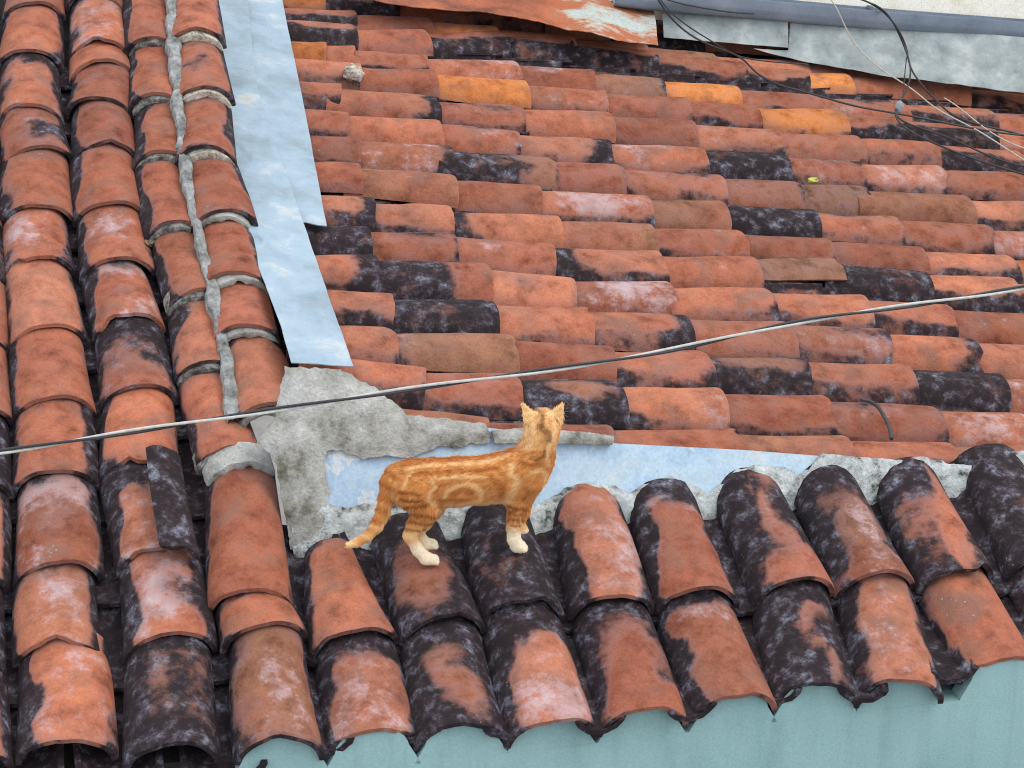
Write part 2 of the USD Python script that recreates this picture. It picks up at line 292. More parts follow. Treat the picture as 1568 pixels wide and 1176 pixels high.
# ------------------------------------------------------------------ the ground below and the house
gs = 120.0
g = emit(None, 'ground', [[-gs, -gs, -3.4], [gs, -gs, -3.4], [gs, gs, -3.4], [-gs, gs, -3.4]], [[0, 1, 2], [0, 2, 3]], GROUND, kind='structure')
house = thing('house', (0, 0, -3.4), 'low teal-walled house roofed in weathered orange and blackened barrel tiles', 'house')

EAVE_T = -0.32
# teal wall under the eave, its face just behind the eave line
EAVE_PX = [(571, 1110), (711, 1101), (852, 1094), (993, 1077), (1133, 1056), (1258, 1040), (1390, 1033), (1545, 1000)]
_ep = np.array([onL(u, v) for u, v in EAVE_PX]); EK = np.polyfit(_ep[:, 0], _ep[:, 1], 1)
def eave_y(x): return np.polyval(EK, x)
def wall_block(x0, x1, out, deep, z1a, z1b, z0=-3.4):
    c = []
    for z in (0, 1):
        for x, dy in ((x0, out), (x1, out), (x1, deep), (x0, deep)): c.append([x, eave_y(x) + dy, z0 if z == 0 else (z1a if x == x0 else z1b)])
    F = [[0, 2, 1], [0, 3, 2], [4, 5, 6], [4, 6, 7], [0, 1, 5], [0, 5, 4], [1, 2, 6], [1, 6, 5], [2, 3, 7], [2, 7, 6], [3, 0, 4], [3, 4, 7]]
    return np.array(c), np.array(F)
def eave_z(x): return eave_y(x) * math.tan(ROOF_PITCH)
xw = hit(330, 1165, [0, eave_y(-.9) + .03, 0], YAX)[0]
v, f = wall_block(xw, 3.2, .030, .3, eave_z(xw) - .112, eave_z(3.2) - .112)
wall = emit(house, 'wall', v, f, TEAL)
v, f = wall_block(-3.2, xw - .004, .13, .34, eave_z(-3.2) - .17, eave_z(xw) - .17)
emit(house, 'wall', v, f, DECK, label='dark wall under the left eave')  # drawn in the dark deck material

# roof decks (flat beds the tiles lie on)
def deck(x0, x1, t0, t1, h, th=.03):
    c = [X * a + C * b + N * k for k in (h - th, h) for b in (t0, t1) for a in (x0, x1)]
    F = [[0, 2, 3], [0, 3, 1], [4, 5, 7], [4, 7, 6], [0, 1, 5], [0, 5, 4], [2, 6, 7], [2, 7, 3], [0, 4, 6], [0, 6, 2], [1, 3, 7], [1, 7, 5]]
    return np.array(c), np.array(F)
v, f = deck(-3.0, -.93, -.24, 4.6, -.134)
ROOF_L = emit(house, 'roof', v, f, DECK, label='front slope of barrel tiles running down to the eave')
v, f = deck(-.926, 3.0, -.24, .44, -.134)
ROOF_S = emit(house, 'roof', v, f, DECK, label='two-course skirt of blackened tiles over the teal wall')

# side roof: plane through its lowest row and rising away
YR = 0.53
RA = hit(620, 640, [0, YR, 0], YAX); RB = hit(1470, 690, [0, YR, 0], YAX)
RD = unit(RB - RA)
RH0 = np.array([0, math.cos(math.radians(12)), math.sin(math.radians(12))])
RN = unit(np.cross(RD, RH0)); RH = np.cross(RN, RD)
def onR(u, v, h=0.0): return hit(u, v, RA + RN * h, RN)
c = [RA + RD * a + RH * b + RN * k for k in (-.135, -.105) for b in (-.02, 5.0) for a in (-.28, 4.2)]
F = [[0, 2, 3], [0, 3, 1], [4, 5, 7], [4, 7, 6], [0, 1, 5], [0, 5, 4], [2, 6, 7], [2, 7, 3], [0, 4, 6], [0, 6, 2], [1, 3, 7], [1, 7, 5]]
ROOF_R = emit(house, 'roof', np.array(c), np.array(F), DECK, label='side slope whose tile rows run across from left to right')

# ------------------------------------------------------------------ tiles
def stain_field(cls, l, a, rng, side, sv=1.0):
    """Where the growth and lime lie on one tile: (dark, pale, hue) per vertex. l: 0 lower end .. 1 upper end; a: -1 .. 1 across; side: the flank that stays damp."""
    hue = {'o': .50, 'r': .36, 'b': .93, 'k': .30, 'm': .52, 't': .42, 'p': .55, 'g': .18, 'n': .24, 'l': .6, 'v': .3}.get(cls[0], .45) + rng.uniform(-.12, .12)
    d = np.full(l.shape, -.03 + rng.uniform(-.08, .12)); p = np.full(l.shape, .0 + rng.uniform(-.08, .14))
    ang = rng.uniform(-.25, .25)
    s = a * side * sv + ang * (l - .5)
    cl, ca = rng.uniform(.3, .7), rng.uniform(-.3, .3)
    blob = np.exp(-(((l - cl) / rng.uniform(.2, .34)) ** 2 + ((a - ca) / rng.uniform(.35, .55)) ** 2))
    k = cls[0]
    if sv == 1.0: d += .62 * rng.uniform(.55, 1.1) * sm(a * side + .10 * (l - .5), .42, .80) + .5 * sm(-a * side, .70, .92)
    if k == 'm': d += .62 * rng.uniform(.7, 1.1) * sm(s, .28, .72)
    elif k == 'l': d += .60 * sm(s, .0, .35) + .05; p += .12
    elif k == 'k':
        d += .74 - .28 * blob * rng.uniform(0, 1.0); p += .14
    elif k == 't':
        d += .58 * np.exp(-(((l - cl) / .33) ** 2 + ((s + rng.uniform(0, .35)) / .36) ** 2)) + .35 * sm(s, .6, .9); p += .20
    elif k == 'p': p += .30; d += .40 * sm(s, .62, .95)
    elif k == 'v': d += .34 - .25 * blob + .2 * sm(np.abs(a), .5, .9); p += .30
    elif k == 'g': d += .14; p += .10
    elif k == 'n': d += .04
    elif k == 'b': d += .3 * sm(s, .7, .95)
    else: d += .58 * rng.uniform(.1, 1.05) * sm(s, .58, .92)
    for x in cls[1:]:                                                # written-out marks: where on this very tile
        if x == 'L': d += .75 * sm(-a, .30, .72)
        elif x == 'R': d += .75 * sm(a, .35, .75)
        elif x == 'e': d += .75 * sm(1 - l, .68, .86)               # lower end
        elif x == 'u': d += .75 * sm(l, .70, .88)                   # upper end
        elif x == 'w': p += .34 * np.exp(-(((l - .55) / .3) ** 2 + ((a - ca) / .4) ** 2))
        elif x == 'c': d -= .62 * np.exp(-(((l - .42) / .36) ** 2 + ((a - .03) / .36) ** 2))
        elif x == 's': d -= .5 * np.exp(-((a - .22) / .16) ** 2); p += .15 * np.exp(-((a - .2) / .2) ** 2)
        elif x == 'd': d += .7 * np.exp(-(((l - .55) / .16) ** 2 + ((a + .05) / .3) ** 2))
        elif x == 'W': p += .30 * sm(l, .6, .9) + .04; d += .4 * sm(l, .84, .95)
        elif x == 'E': d -= .7 * sm(1 - l, .66, .85)                # clean lower end
    return d, p, np.full(l.shape, hue)

def tile(parent, P0, P1, n, w0, w1, h0, h1, cls, side, seed, th=.0125, nu=16, nv=9, ext=.06, drop=.022, roll=0.0, invert=False, arc=1.47, name='roof_tile', jag=.004, notch=None, label=None, warp=.0055, lift=0.0, sv=1.0):
    """One hand-made barrel tile. P0, P1: crown at its lower end and where the tile above covers it; ext: the hidden overlap."""
    rng = np.random.default_rng(seed)
    P0, P1 = np.asarray(P0, float), np.asarray(P1, float)
    e = unit(P1 - P0); L = np.linalg.norm(P1 - P0); n = unit(n - e * np.dot(n, e))
    lat = np.cross(e, n)
    if roll: lat, n = lat * math.cos(roll) + n * math.sin(roll), n * math.cos(roll) - lat * math.sin(roll)
    Lt = L + ext
    y = np.r_[0, .006, np.linspace(.02, Lt, nv - 1)]
    th_ = np.linspace(-arc, arc, nu + 1)
    yy, tt = np.meshgrid(y, th_, indexing='ij')
    k = yy / Lt
    w = w0 + (w1 - w0) * k; h = h0 + (h1 - h0) * k
    ex = 0.92
    sx = np.sign(np.sin(tt)) * np.abs(np.sin(tt)) ** ex; cz = np.cos(tt)
    jl = jag * 2 * (meshkit.fbm(np.stack([tt * 2.3 + seed, tt * 0 + seed * .37, tt * 0], -1), 3, seed % 50) - .5)
    jl = jl + rng.uniform(-.006, .006) * sx
    if notch is None and rng.random() < .28 and not invert:
        notch = (rng.uniform(-.9, .9), rng.uniform(.12, .30), rng.uniform(.006, .020))
    if notch is not None:
        jl = jl + notch[2] * np.exp(-((sx - notch[0]) / notch[1]) ** 4)
    bend = rng.uniform(-.006, .006) * (k * (1 - k)) * 4
    def surf(ins):
        ww = w / 2 - ins; hh = h - ins
        lip = np.where(yy == 0, .003, 0)
        ysh = yy + jl * (1 - k)
        pos = P0 + e * ysh[..., None] + lat * ((ww - lip) * sx + bend)[..., None] + n * (hh * cz - h + (lip * -.6) + lift - drop * np.clip(yy / max(L, 1e-6), 0, 1.4))[..., None]
        q = meshkit.fbm(np.stack([sx * 1.7 + seed * 1.3, k * 3, k * 0 + seed * .77], -1), 2, seed % 37) - .5
        return pos + n * (q * 2 * warp)[..., None]
    so, si = surf(0.0), surf(th)
    if invert:
        flip = lambda s: P0 + (s - P0) - 2 * n * ((s - P0) @ n)[..., None]
        so, si = flip(so), flip(si); 
    V, F, NN, ST = [], [], [], []
    kk = np.clip(yy / L, 0, 1.15); aa = tt / arc
    wob = (1.1 if sv == 1.0 else .6) * (meshkit.fbm(so * 9, 3, 51) - .5)
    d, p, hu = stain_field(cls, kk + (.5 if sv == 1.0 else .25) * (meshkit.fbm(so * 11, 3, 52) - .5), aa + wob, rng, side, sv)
    d = d + rng.uniform(.05, .5) * (1.0 if sv == 1.0 else .35) * sm(kk, .84, .97) + rng.uniform(0, .35) * sm(-kk, -.09, -.01)  # shadow below the overlapping lip painted at the upper end; growth at the lower
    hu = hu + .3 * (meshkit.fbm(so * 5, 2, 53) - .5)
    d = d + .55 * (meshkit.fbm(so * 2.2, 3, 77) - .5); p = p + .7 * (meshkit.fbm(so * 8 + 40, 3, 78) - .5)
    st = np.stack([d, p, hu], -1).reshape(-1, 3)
    ctr = so.mean((0, 1)) - n * .05 if not invert else so.mean((0, 1)) + n * .05
    def block(v, f, s, outward):
        v = v.reshape(-1, 3)
        nn = vnormals(v, f)
        if np.sum(nn * outward) < 0: f = f[:, ::-1]; nn = -nn
        o = sum(len(x) for x in V); V.append(v); F.append(f + o); NN.append(nn); ST.append(s)
    out = (so - ctr).reshape(-1, 3)
    block(so, grid_faces(nu, nv), st, out)
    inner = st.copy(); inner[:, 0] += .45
    block(si, grid_faces(nu, nv), inner, -out)
    def strip(a, b, s, outw):
        v = np.concatenate([a, b]); m = len(a) - 1; block(v, grid_faces(m, 1), np.concatenate([s, s]), np.tile(outw, (len(v), 1)))
    sg = st.reshape(nv + 1, nu + 1, 3)
    edge = sg[0].copy(); edge[:, 0] += .22  # lip shadow painted in as a darker rim
    strip(so[0], si[0], edge, -e); strip(so[-1], si[-1], sg[-1], e)
    strip(so[:, 0], si[:, 0], sg[:, 0], (-n if not invert else n)); strip(so[:, -1], si[:, -1], sg[:, -1], (-n if not invert else n))
    v, f, nn, s = np.vstack(V), np.vstack(F), np.vstack(NN), np.vstack(ST)
    if parent is None: return v, f, nn, s
    return emit(parent, name, v, f, TILE, nn, {'stain_shade': s}, label=label)

# --- front slope, two full columns and the edge of a third (crown of every lower end, from the top of the picture down)
SEED = [100]
def nxt(): SEED[0] += 1; return SEED[0]
def column(parent, pts, clss, w0, w1, h, lift=0.0, top=None, side=-1, wscale=None, jit=.009, **kw):
    P = [onL(u, v, lift) for u, v in pts]
    if top is not None: P = [onL(top[0], top[1], lift)] + P
    for i in range(1, len(P)):
        sd = nxt(); r = np.random.default_rng(sd)
        up = P[i - 1]
        tilt = r.uniform(-jit, jit)
        ws = r.uniform(.94, 1.05) * (wscale[i - 1] if wscale else 1)
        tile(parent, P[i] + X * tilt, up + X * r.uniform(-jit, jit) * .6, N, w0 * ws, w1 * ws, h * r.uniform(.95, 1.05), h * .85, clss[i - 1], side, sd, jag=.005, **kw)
    return P
col1 = [(45, 0), (46, 73), (46, 157), (54, 221), (54, 311), (54, 391), (71, 494), (77, 605), (82, 717), (82, 858), (91, 979), (104, 1129)]
cls1 = ['o', 'oR', 'pRu', 'tR', 'oLw', 'pwR', 'pR', 'oL', 'oRW', 'tWR', 'pRw', 'pL']
column(ROOF_L, col1, cls1, .216, .194, .094, top=(44, -78))
col2 = [(147, -12), (150, 59), (154, 89), (154, 146), (157, 216), (164, 307), (175, 393), (193, 479), (211, 587), (207, 703), (239, 835), (257, 967), (258, 1138)]
cls2 = ['o', 'p', 'o', 'nL', 'nL', 'pL', 'pwL', 'tWEL', 'kWE', 'rL', 'puL', 'tLRw', 'kL']
column(ROOF_L, col2, cls2, .216, .194, .094, top=(146, -90))
col0 = [(-58, -20), (-58, 60), (-57, 150), (-56, 235), (-54, 320), (-52, 410), (-50, 505), (-52, 620), (-55, 735), (-60, 870), (-62, 1000), (-63, 1150)]
column(ROOF_L, col0, ['o', 'k', 'p', 'o', 't', 'k', 'o', 'p', 'kR', 'oR', 'kR', 'oR'], .216, .194, .094, top=(-58, -100))

def pans(parent, xs, t0, tlist, clsf, w=.20):
    """Channel tiles lying open side up between the covers."""
    for x in xs:
        for a, b in zip(tlist[:-1], tlist[1:]):
            sd = nxt(); r = np.random.default_rng(sd)
            jx = r.uniform(-.006, .006); ja = r.uniform(-.02, .02)
            P0 = X * (x + jx) + C * (a + ja) + N * -.112; P1 = X * (x + jx * .3) + C * (b + ja) + N * -.126
            tile(parent, P0, P1, N, w * .92, w, .055, .060, clsf(r), -1, sd, invert=True, ext=.05, drop=-.012, nu=10, nv=5, th=.013, name='channel_tile')
darkish = lambda r: r.choice(['k', 'k', 'k', 'k', 'kw'])
tl = [(PL @ onL(*q))[1] for q in col2]
ts = np.r_[-.34, np.arange(-.06, 3.0, .285)]
cx1 = np.mean([(PL @ onL(*q))[0] for q in col1]); cx2 = np.mean([(PL @ onL(*q))[0] for q in col2])
PIT = cx2 - cx1
pans(ROOF_L, [cx1 - PIT * .5, (cx1 + cx2) / 2, cx2 + PIT * .5], 0, ts, darkish)

# --- verge: a doubled line of tiles bedded in mortar
VL = 0.055
v1 = [(222, -30), (236, 54), (243, 141), (246, 229), (268, 336), (300, 441), (318, 551), (350, 682)]
P_V1 = column(ROOF_L, v1, ['mL', 'mL', 'mL', 'mLw', 'mL', 'oL', 'oL', 'r'], .185, .165, .085, lift=.02, top=(214, -110), side=-1, ext=.03, drop=.034)
v2 = [(292, -42), (300, 41), (311, 129), (318, 221), (339, 318), (364, 412), (380, 494), (411, 617)]
P_V2 = column(ROOF_L, v2, ['o', 'o', 'od', 'o', 'o', 'r', 'r', 'oL'], .195, .185, .092, lift=VL, top=(286, -125), side=1, ext=.03, drop=.045)
v3 = [(386, 899), (411, 952), (430, 1127)]
P_V3 = column(ROOF_L, v3, ['o', 'o', 'vpw'], .212, .180, .094, lift=.012, top=(368, 692), ext=.02, wscale=[1.0, .97, 1.0])

# --- skirt
sk_top = [(505, 812), (630, 790), (768, 770), (905, 745), (1026, 738), (1152, 714), (1275, 709), (1402, 704), (1532, 684), (1665, 672), (1795, 655)]
sk_joint = [(546, 960), (682, 940), (806, 915), (943, 908), (1076, 897), (1226, 883), (1351, 872), (1478, 868), (1612, 850), (1745, 838), (1880, 822)]
sk_eave = [(571, 1110), (711, 1101), (852, 1094), (993, 1077), (1133, 1056), (1258, 1040), (1390, 1033), (1545, 1000), (1680, 985), (1815, 968), (1950, 950)]
cu = ['o', 'kc', 'kw', 'pLR', 'oLRW', 'ksE', 'kwcE', 'ks', 'k', 'o', 'k']
cl = ['pLRu', 'kc', 'puLR', 'kcE', 'oLW', 'ks', 'pR', 'oLw', 'p', 'k', 'o']
SK = []
for i in range(len(sk_top)):
    T0, J0, E0 = onL(*sk_top[i]), onL(*sk_joint[i]), onL(*sk_eave[i])
    sd = nxt(); r = np.random.default_rng(sd)
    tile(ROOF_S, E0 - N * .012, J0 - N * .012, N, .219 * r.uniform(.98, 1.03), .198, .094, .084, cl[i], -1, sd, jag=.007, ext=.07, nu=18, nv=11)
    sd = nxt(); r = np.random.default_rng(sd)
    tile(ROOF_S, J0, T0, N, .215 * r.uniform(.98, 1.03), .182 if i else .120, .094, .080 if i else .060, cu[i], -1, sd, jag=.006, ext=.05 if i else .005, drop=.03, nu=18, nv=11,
         notch=(.8, .35, .03) if i == 7 else None)
    SK.append((T0, J0, E0))
# channel tiles of the skirt and the eave, one between every two covers
eave_x = [(PL @ q[2]) for q in SK]
chain = [(PL @ P_V3[-1])] + eave_x
for i in range(len(chain) - 1):
    a, b = chain[i], chain[i + 1]
    x = (a[0] + b[0]) / 2; te = (a[1] + b[1]) / 2
    jn = (PL @ SK[i][1]) if i == 0 else (PL @ SK[i - 1][1] + PL @ SK[i][1]) / 2
    for (t0, t1, cc) in ((te - .004 + RNG.uniform(-.012, .010), jn[1] - .02, 'k'), (jn[1] - .02, jn[1] + .42, 'kw')):
        sd = nxt()
        xx = x if t0 < jn[1] - .05 else jn[0]
        P0 = X * x + C * t0 + N * -.078; P1 = X * (jn[0] - (0 if i else .07)) + C * t1 + N * -.120
        if t0 >= jn[1] - .05: P0 = X * (jn[0] - (0 if i else .07)) + C * t0 + N * -.106
        tile(ROOF_S, P0, P1, N, .120, .19, .048, .060, cc, -1, sd, invert=True, ext=.05, drop=-.012, nu=12, nv=5, th=.014, jag=.008, name='channel_tile')
# painted mortar plugs closing the mouths of the eave tiles
for i, pe in enumerate([P_V3[-1]] + [q[2] for q in SK]):
    th_ = np.linspace(-1.45, 1.45, 15); c0 = pe + C * .022 - N * .026
    rim = np.array([c0 + X * (.084 * math.sin(t)) + N * (.068 * (math.cos(t) - 1)) for t in th_]); rim = np.vstack([rim, [c0 + [.1075, 0, -.098], c0 + [.1075, 0, -.15], c0 + [-.1075, 0, -.15], c0 + [-.1075, 0, -.098]]])
    rim[:, 1] = eave_y(rim[:, 0]) + .0306
    bk = rim + [0, .05, -.004]; m_ = len(rim); cc_ = rim.mean(0)
    v = np.vstack([rim, bk, cc_]); r_ = np.arange(m_); s_ = (r_ + 1) % m_
    f = np.vstack([np.c_[np.full(m_, 2 * m_), s_, r_], np.c_[r_, s_, s_ + m_], np.c_[r_, s_ + m_, r_ + m_]])
    emit(wall, 'eave_plug', v, f, TEAL)

# --- side slope, rows from the top down: the crown line of each row and where its tiles start
ROWS = {
 -2: ([(400, -62), (1000, 0), (1568, 66)], [(380, 'm'), (470, 'o'), (590, 'l'), (700, 'm'), (820, 'o'), (950, 'l'), (1070, 'o'), (1190, 'm'), (1310, 'o'), (1430, 'm'), (1560, 'o')]),
 -1: ([(400, -25), (1000, 36), (1568, 90)], [(400, 'b'), (500, 'l'), (610, 'o'), (720, 'm'), (830, 'o'), (950, 'l'), (1070, 'o'), (1190, 'm'), (1310, 'o'), (1430, 'm'), (1560, 'o')]),
 0: ([(440, 8), (546, 20), (660, 30), (990, 69), (1097, 84), (1240, 97), (1400, 108), (1568, 128)], [(430, 'l'), (546, 'n'), (660, 'b'), (762, 'o'), (880, 'm'), (990, 'n'), (1097, 'o'), (1238, 'g'), (1350, 'o'), (1480, 'm')]),
 1: ([(437, 25), (545, 41), (650, 49), (770, 50), (877, 60), (990, 80), (1140, 97), (1238, 110), (1400, 121), (1568, 146)], [(420, 'l'), (545, 'o'), (654, 'l'), (770, 'lw'), (877, 'l'), (1008, 'm'), (1142, 'm'), (1238, 'b'), (1301, 'o'), (1412, 'o'), (1483, 'l')]),
 2: ([(445, 59), (545, 74), (654, 87), (793, 97), (911, 110), (1018, 122), (1131, 135), (1255, 148), (1370, 157), (1568, 175)], [(435, 'b'), (500, 'o'), (545, 'm'), (654, 'p'), (793, 'tw'), (911, 'g'), (1017, 'b'), (1133, 'o'), (1256, 't'), (1386, 'l')]),
 3: ([(448, 84), (553, 100), (666, 111), (809, 127), (930, 141), (1053, 152), (1160, 163), (1293, 172), (1568, 203)], [(438, 'm'), (553, 'o'), (668, 'b'), (809, 'p'), (930, 'o'), (1054, 'o'), (1160, 'b'), (1294, 'm'), (1386, 'l')]),
 4: ([(459, 120), (523, 132), (675, 153), (802, 164), (937, 175), (1065, 188), (1195, 202), (1317, 210), (1435, 221), (1568, 235)], [(440, 'm'), (523, 're'), (675, 't'), (802, 'o'), (937, 't'), (1065, 'p'), (1195, 'o'), (1318, 'm'), (1435, 'l')]),
 5: ([(464, 163), (534, 174), (675, 187), (796, 204), (937, 218), (1079, 228), (1206, 239), (1320, 250), (1446, 259), (1568, 269)], [(440, 'o'), (534, 'o'), (675, 't'), (796, 'oe'), (937, 'pw'), (1079, 'k'), (1206, 't'), (1320, 'p'), (1446, 'o')]),
 6: ([(475, 203), (553, 214), (693, 228), (850, 246), (954, 257), (1110, 272), (1226, 283), (1331, 289), (1568, 311)], [(450, 'r'), (553, 'pe'), (693, 'kE'), (850, 'n'), (954, 'tw'), (1110, 'g'), (1226, 'g'), (1331, 'n'), (1486, 'o')]),
 7: ([(486, 245), (553, 254), (700, 274), (829, 289), (996, 304), (1111, 312), (1253, 325), (1379, 337), (1568, 355)], [(455, 'o'), (553, 'nw'), (700, 'o'), (829, 'pw'), (996, 'n'), (1111, 'k'), (1253, 't'), (1379, 'o'), (1520, 'p')]),
 8: ([(496, 294), (575, 308), (693, 321), (860, 336), (1003, 348), (1140, 357), (1272, 368), (1417, 384), (1568, 398)], [(455, 'me'), (575, 'o'), (693, 'ou'), (860, 'n'), (1003, 'p'), (1140, 'r'), (1272, 'r'), (1417, 'm'), (1555, 'b')]),
 9: ([(480, 343), (567, 353), (698, 361), (850, 379), (1015, 391), (1162, 397), (1286, 402), (1425, 421), (1568, 434)], [(450, 'k'), (567, 't'), (698, 'tw'), (850, 'ou'), (1015, 'ow'), (1162, 'g'), (1286, 'k'), (1425, 'm')]),
 10: ([(485, 390), (579, 398), (750, 412), (882, 431), (1031, 439), (1183, 448), (1331, 459), (1460, 475), (1568, 486)], [(450, 'me'), (579, 'kE'), (750, 'od'), (882, 'pw'), (1031, 'o'), (1183, 'r'), (1331, 'm'), (1460, 'ow')]),
 11: ([(500, 442), (603, 456), (759, 467), (907, 478), (1058, 489), (1213, 500), (1362, 512), (1568, 532)], [(460, 'mu'), (603, 'k'), (759, 'o'), (907, 'me'), (1058, 'o'), (1213, 't'), (1362, 'oe'), (1499, 'o')]),
 12: ([(490, 497), (607, 511), (789, 521), (941, 538), (1087, 547), (1237, 556), (1399, 566), (1568, 583)], [(470, 'mu'), (607, 'nW'), (789, 'r'), (941, 'm'), (1087, 'kc'), (1237, 'm'), (1399, 'kw'), (1540, 't')]),
 13: ([(490, 543), (653, 570), (798, 584), (955, 594), (1110, 604), (1274, 615), (1443, 630), (1568, 642)], [(490, 'm'), (653, 'rw'), (798, 'kc'), (955, 'p'), (1110, 'o'), (1274, 'tw'), (1443, 'pw')]),
 14: ([(560, 620), (640, 637), (750, 648), (943, 660), (1138, 666), (1304, 676), (1465, 685), (1568, 690)], [(575, 'r'), (750, 'r'), (943, 'o'), (1138, 'r'), (1304, 'm'), (1465, 'o')]),
}
pan_v, pan_f, pan_n, pan_s = [], [], [], []
prev = None
for k in sorted(ROWS):
    line, tl_ = ROWS[k]
    lu, lv = np.array(line, float).T
    vv = lambda u: np.interp(u, lu, lv) if u <= lu[-1] else lv[-1] + (u - lu[-1]) * (lv[-1] - lv[-2]) / (lu[-1] - lu[-2])
    us = [u for u, _ in tl_]; cc = [q for _, q in tl_]
    while us[-1] < 1600:
        us.append(us[-1] + 130 + 3 * (k % 4)); cc.append(RNG.choice(['o', 'm', 'p', 't']))
    us.append(us[-1] + 135)
    for i in range(len(us) - 1):
        sd = nxt(); r = np.random.default_rng(sd)
        hh = r.uniform(-.004, .004)
        P0 = onR(us[i + 1], vv(us[i + 1]) + r.uniform(-1, 1), hh); P1 = onR(us[i], vv(us[i]) + r.uniform(-1, 1), hh)
        wsc = r.uniform(.95, 1.06)
        q = cc[i]
        short = (k == 9 and us[i] == 1162)
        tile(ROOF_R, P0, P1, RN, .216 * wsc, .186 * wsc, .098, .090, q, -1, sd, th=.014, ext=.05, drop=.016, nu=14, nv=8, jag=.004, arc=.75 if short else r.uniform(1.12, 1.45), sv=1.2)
    # channel rows between
    if k == 14: continue
    Lm = onR(us[0], vv(us[0])); Rm = onR(us[-1], vv(us[-1]))
    e = unit(Rm - Lm); Ln = np.linalg.norm(Rm - Lm); t = 0.0
    while t < Ln:
        P0 = Lm + e * (t + .30) - RH * .112 - RN * .085; P1 = Lm + e * t - RH * .112 - RN * .095
        sd = nxt()
        a, b, c_, s = tile(None, P0, P1, RN, .17, .18, .05, .05, RNG.choice(['k', 'kw', 't']), -1, sd, invert=True, ext=.05, drop=-.01, nu=6, nv=3)
        pan_f.append(b + sum(len(x) for x in pan_v)); pan_v.append(a); pan_n.append(c_); pan_s.append(s)
        t += .28
emit(ROOF_R, 'channel_tiles', np.vstack(pan_v), np.vstack(pan_f), TILE, np.vstack(pan_n), {'stain_shade': np.vstack(pan_s)}, kind='stuff')

# ------------------------------------------------------------------ mortar of the verge
def mortar_arc(parent, P, up, w, h, cls_mat, seed, thick=.022, length=.05, a0=-1.35, a1=1.35, back=.004, rise=0.0, name='mortar_bed'):
    """The bed of mortar seen under a tile's lower end."""
    e = unit(up - P); n = unit(N - e * np.dot(N, e)); lat = np.cross(e, n); nu = 22
    tt = np.linspace(a0, a1, nu + 1)
    q = meshkit.fbm(np.stack([tt * 3 + seed, tt * 0 + seed * .7, tt * 0], -1), 3, seed % 40)
    tk = thick * (.55 + .9 * q)
    def ring(y, ins): return P + e * (np.asarray(y) * np.ones_like(tt))[:, None] + lat * ((w / 2 - ins) * np.sin(tt))[:, None] + n * ((h - ins) * np.cos(tt) - h + rise)[:, None]
    fwd = -.006 - .012 * q
    rings = [ring(length, .003), ring(back, .003), ring(fwd, .006), ring(fwd * 1.2, tk * .6), ring(fwd, tk), ring(length, tk)]
    v = np.vstack(rings); v = v + (meshkit.fbm(v * 90, 3, seed)[:, None] - .5) * .004 * n
    f = np.vstack([grid_faces(nu, len(rings) - 1)])
    return emit(parent, name, v, f, cls_mat, smooth=50)
for i in range(1, len(P_V2)):
    mortar_arc(ROOF_L, P_V2[i] - N * .012, P_V2[i - 1], .188, .088, MORTAR_L if i < 5 else MORTAR, 400 + i, thick=.036 if i < 5 else .022, a0=-1.2, rise=-.003)
for i in range(1, len(P_V1)):
    mortar_arc(ROOF_L, P_V1[i] - N * .012, P_V1[i - 1], .178, .082, MORTAR_D, 440 + i, thick=.026, a1=.9)
mortar_arc(ROOF_L, P_V3[0] * 0 + onL(368, 700, .02), onL(350, 640, .02), .19, .085, MORTAR, 470, thick=.03, length=.06)
# the spine of mortar between the two lines
sp = [(252, -110), (256, -60), (262, 0), (265, 40), (268, 80), (271, 130), (276, 180), (282, 235), (290, 290), (300, 335), (312, 385), (322, 430), (333, 480), (343, 530), (352, 580), (357, 615), (366, 640)]
wd = [17, 17, 17, 17, 22, 22, 20, 22, 17, 22, 16, 14, 16, 20, 18, 20, 26]
S = np.array([onL(u, v, .020) for u, v in sp]); NSP = 260
S = spline(S, NSP); Wd = np.interp(np.linspace(0, 1, NSP), np.linspace(0, 1, len(wd)), wd) / 620.0
e_ = np.gradient(S, axis=0); e_ /= np.linalg.norm(e_, axis=1, keepdims=True)
sv = []
for j, a in enumerate(np.linspace(-1, 1, 11)):
    jit_ = meshkit.fbm(np.c_[S[:, 1] * 16, S[:, 0] * 0 + (a > 0) * 7.7, S[:, 0] * 0], 5, 3) - .5
    lat = np.cross(-e_, N)
    half = Wd[:, None] * (.66 + jit_[:, None] * .95)
    sv.append(S + lat * a * half + N * (.007 * (1 - a ** 4) - .05 * (abs(a) > .99) - .006 + .020 * (meshkit.fbm(np.c_[S * 28 + a * 1.5], 5, 11) - .5))[:, None])
sv = np.stack(sv, 1).reshape(-1, 3)
emit(ROOF_L, 'mortar_spine', sv, grid_faces(10, NSP - 1, flip=True), MORTAR_S, smooth=60)

# ------------------------------------------------------------------ gable wall between skirt and side slope
GY, GZ = 0.385, 0.06
GN = np.array([0, -math.cos(math.radians(22)), math.sin(math.radians(22))])   # the plaster leans back a little
def onG(u, v, out=0.0): return hit(u, v, np.array([0, GY, GZ]) + GN * out, GN)
ring = np.array([(424, 690), (450, 575), (536, 587), (610, 646), (740, 654), (756, 666), (943, 679), (1138, 689), (1304, 702), (1465, 712), (1600, 718), (1600, 790), (1000, 850), (640, 900), (455, 930), (450, 838), (440, 772), (432, 712)], float)
v, f = slab(ring, lambda u, v: onG(u, v), -GN, .02, 22)
GABLE = emit(house, 'gable_wall', v, f, PLASTER, label='plastered gable strip with worn pale blue paint')
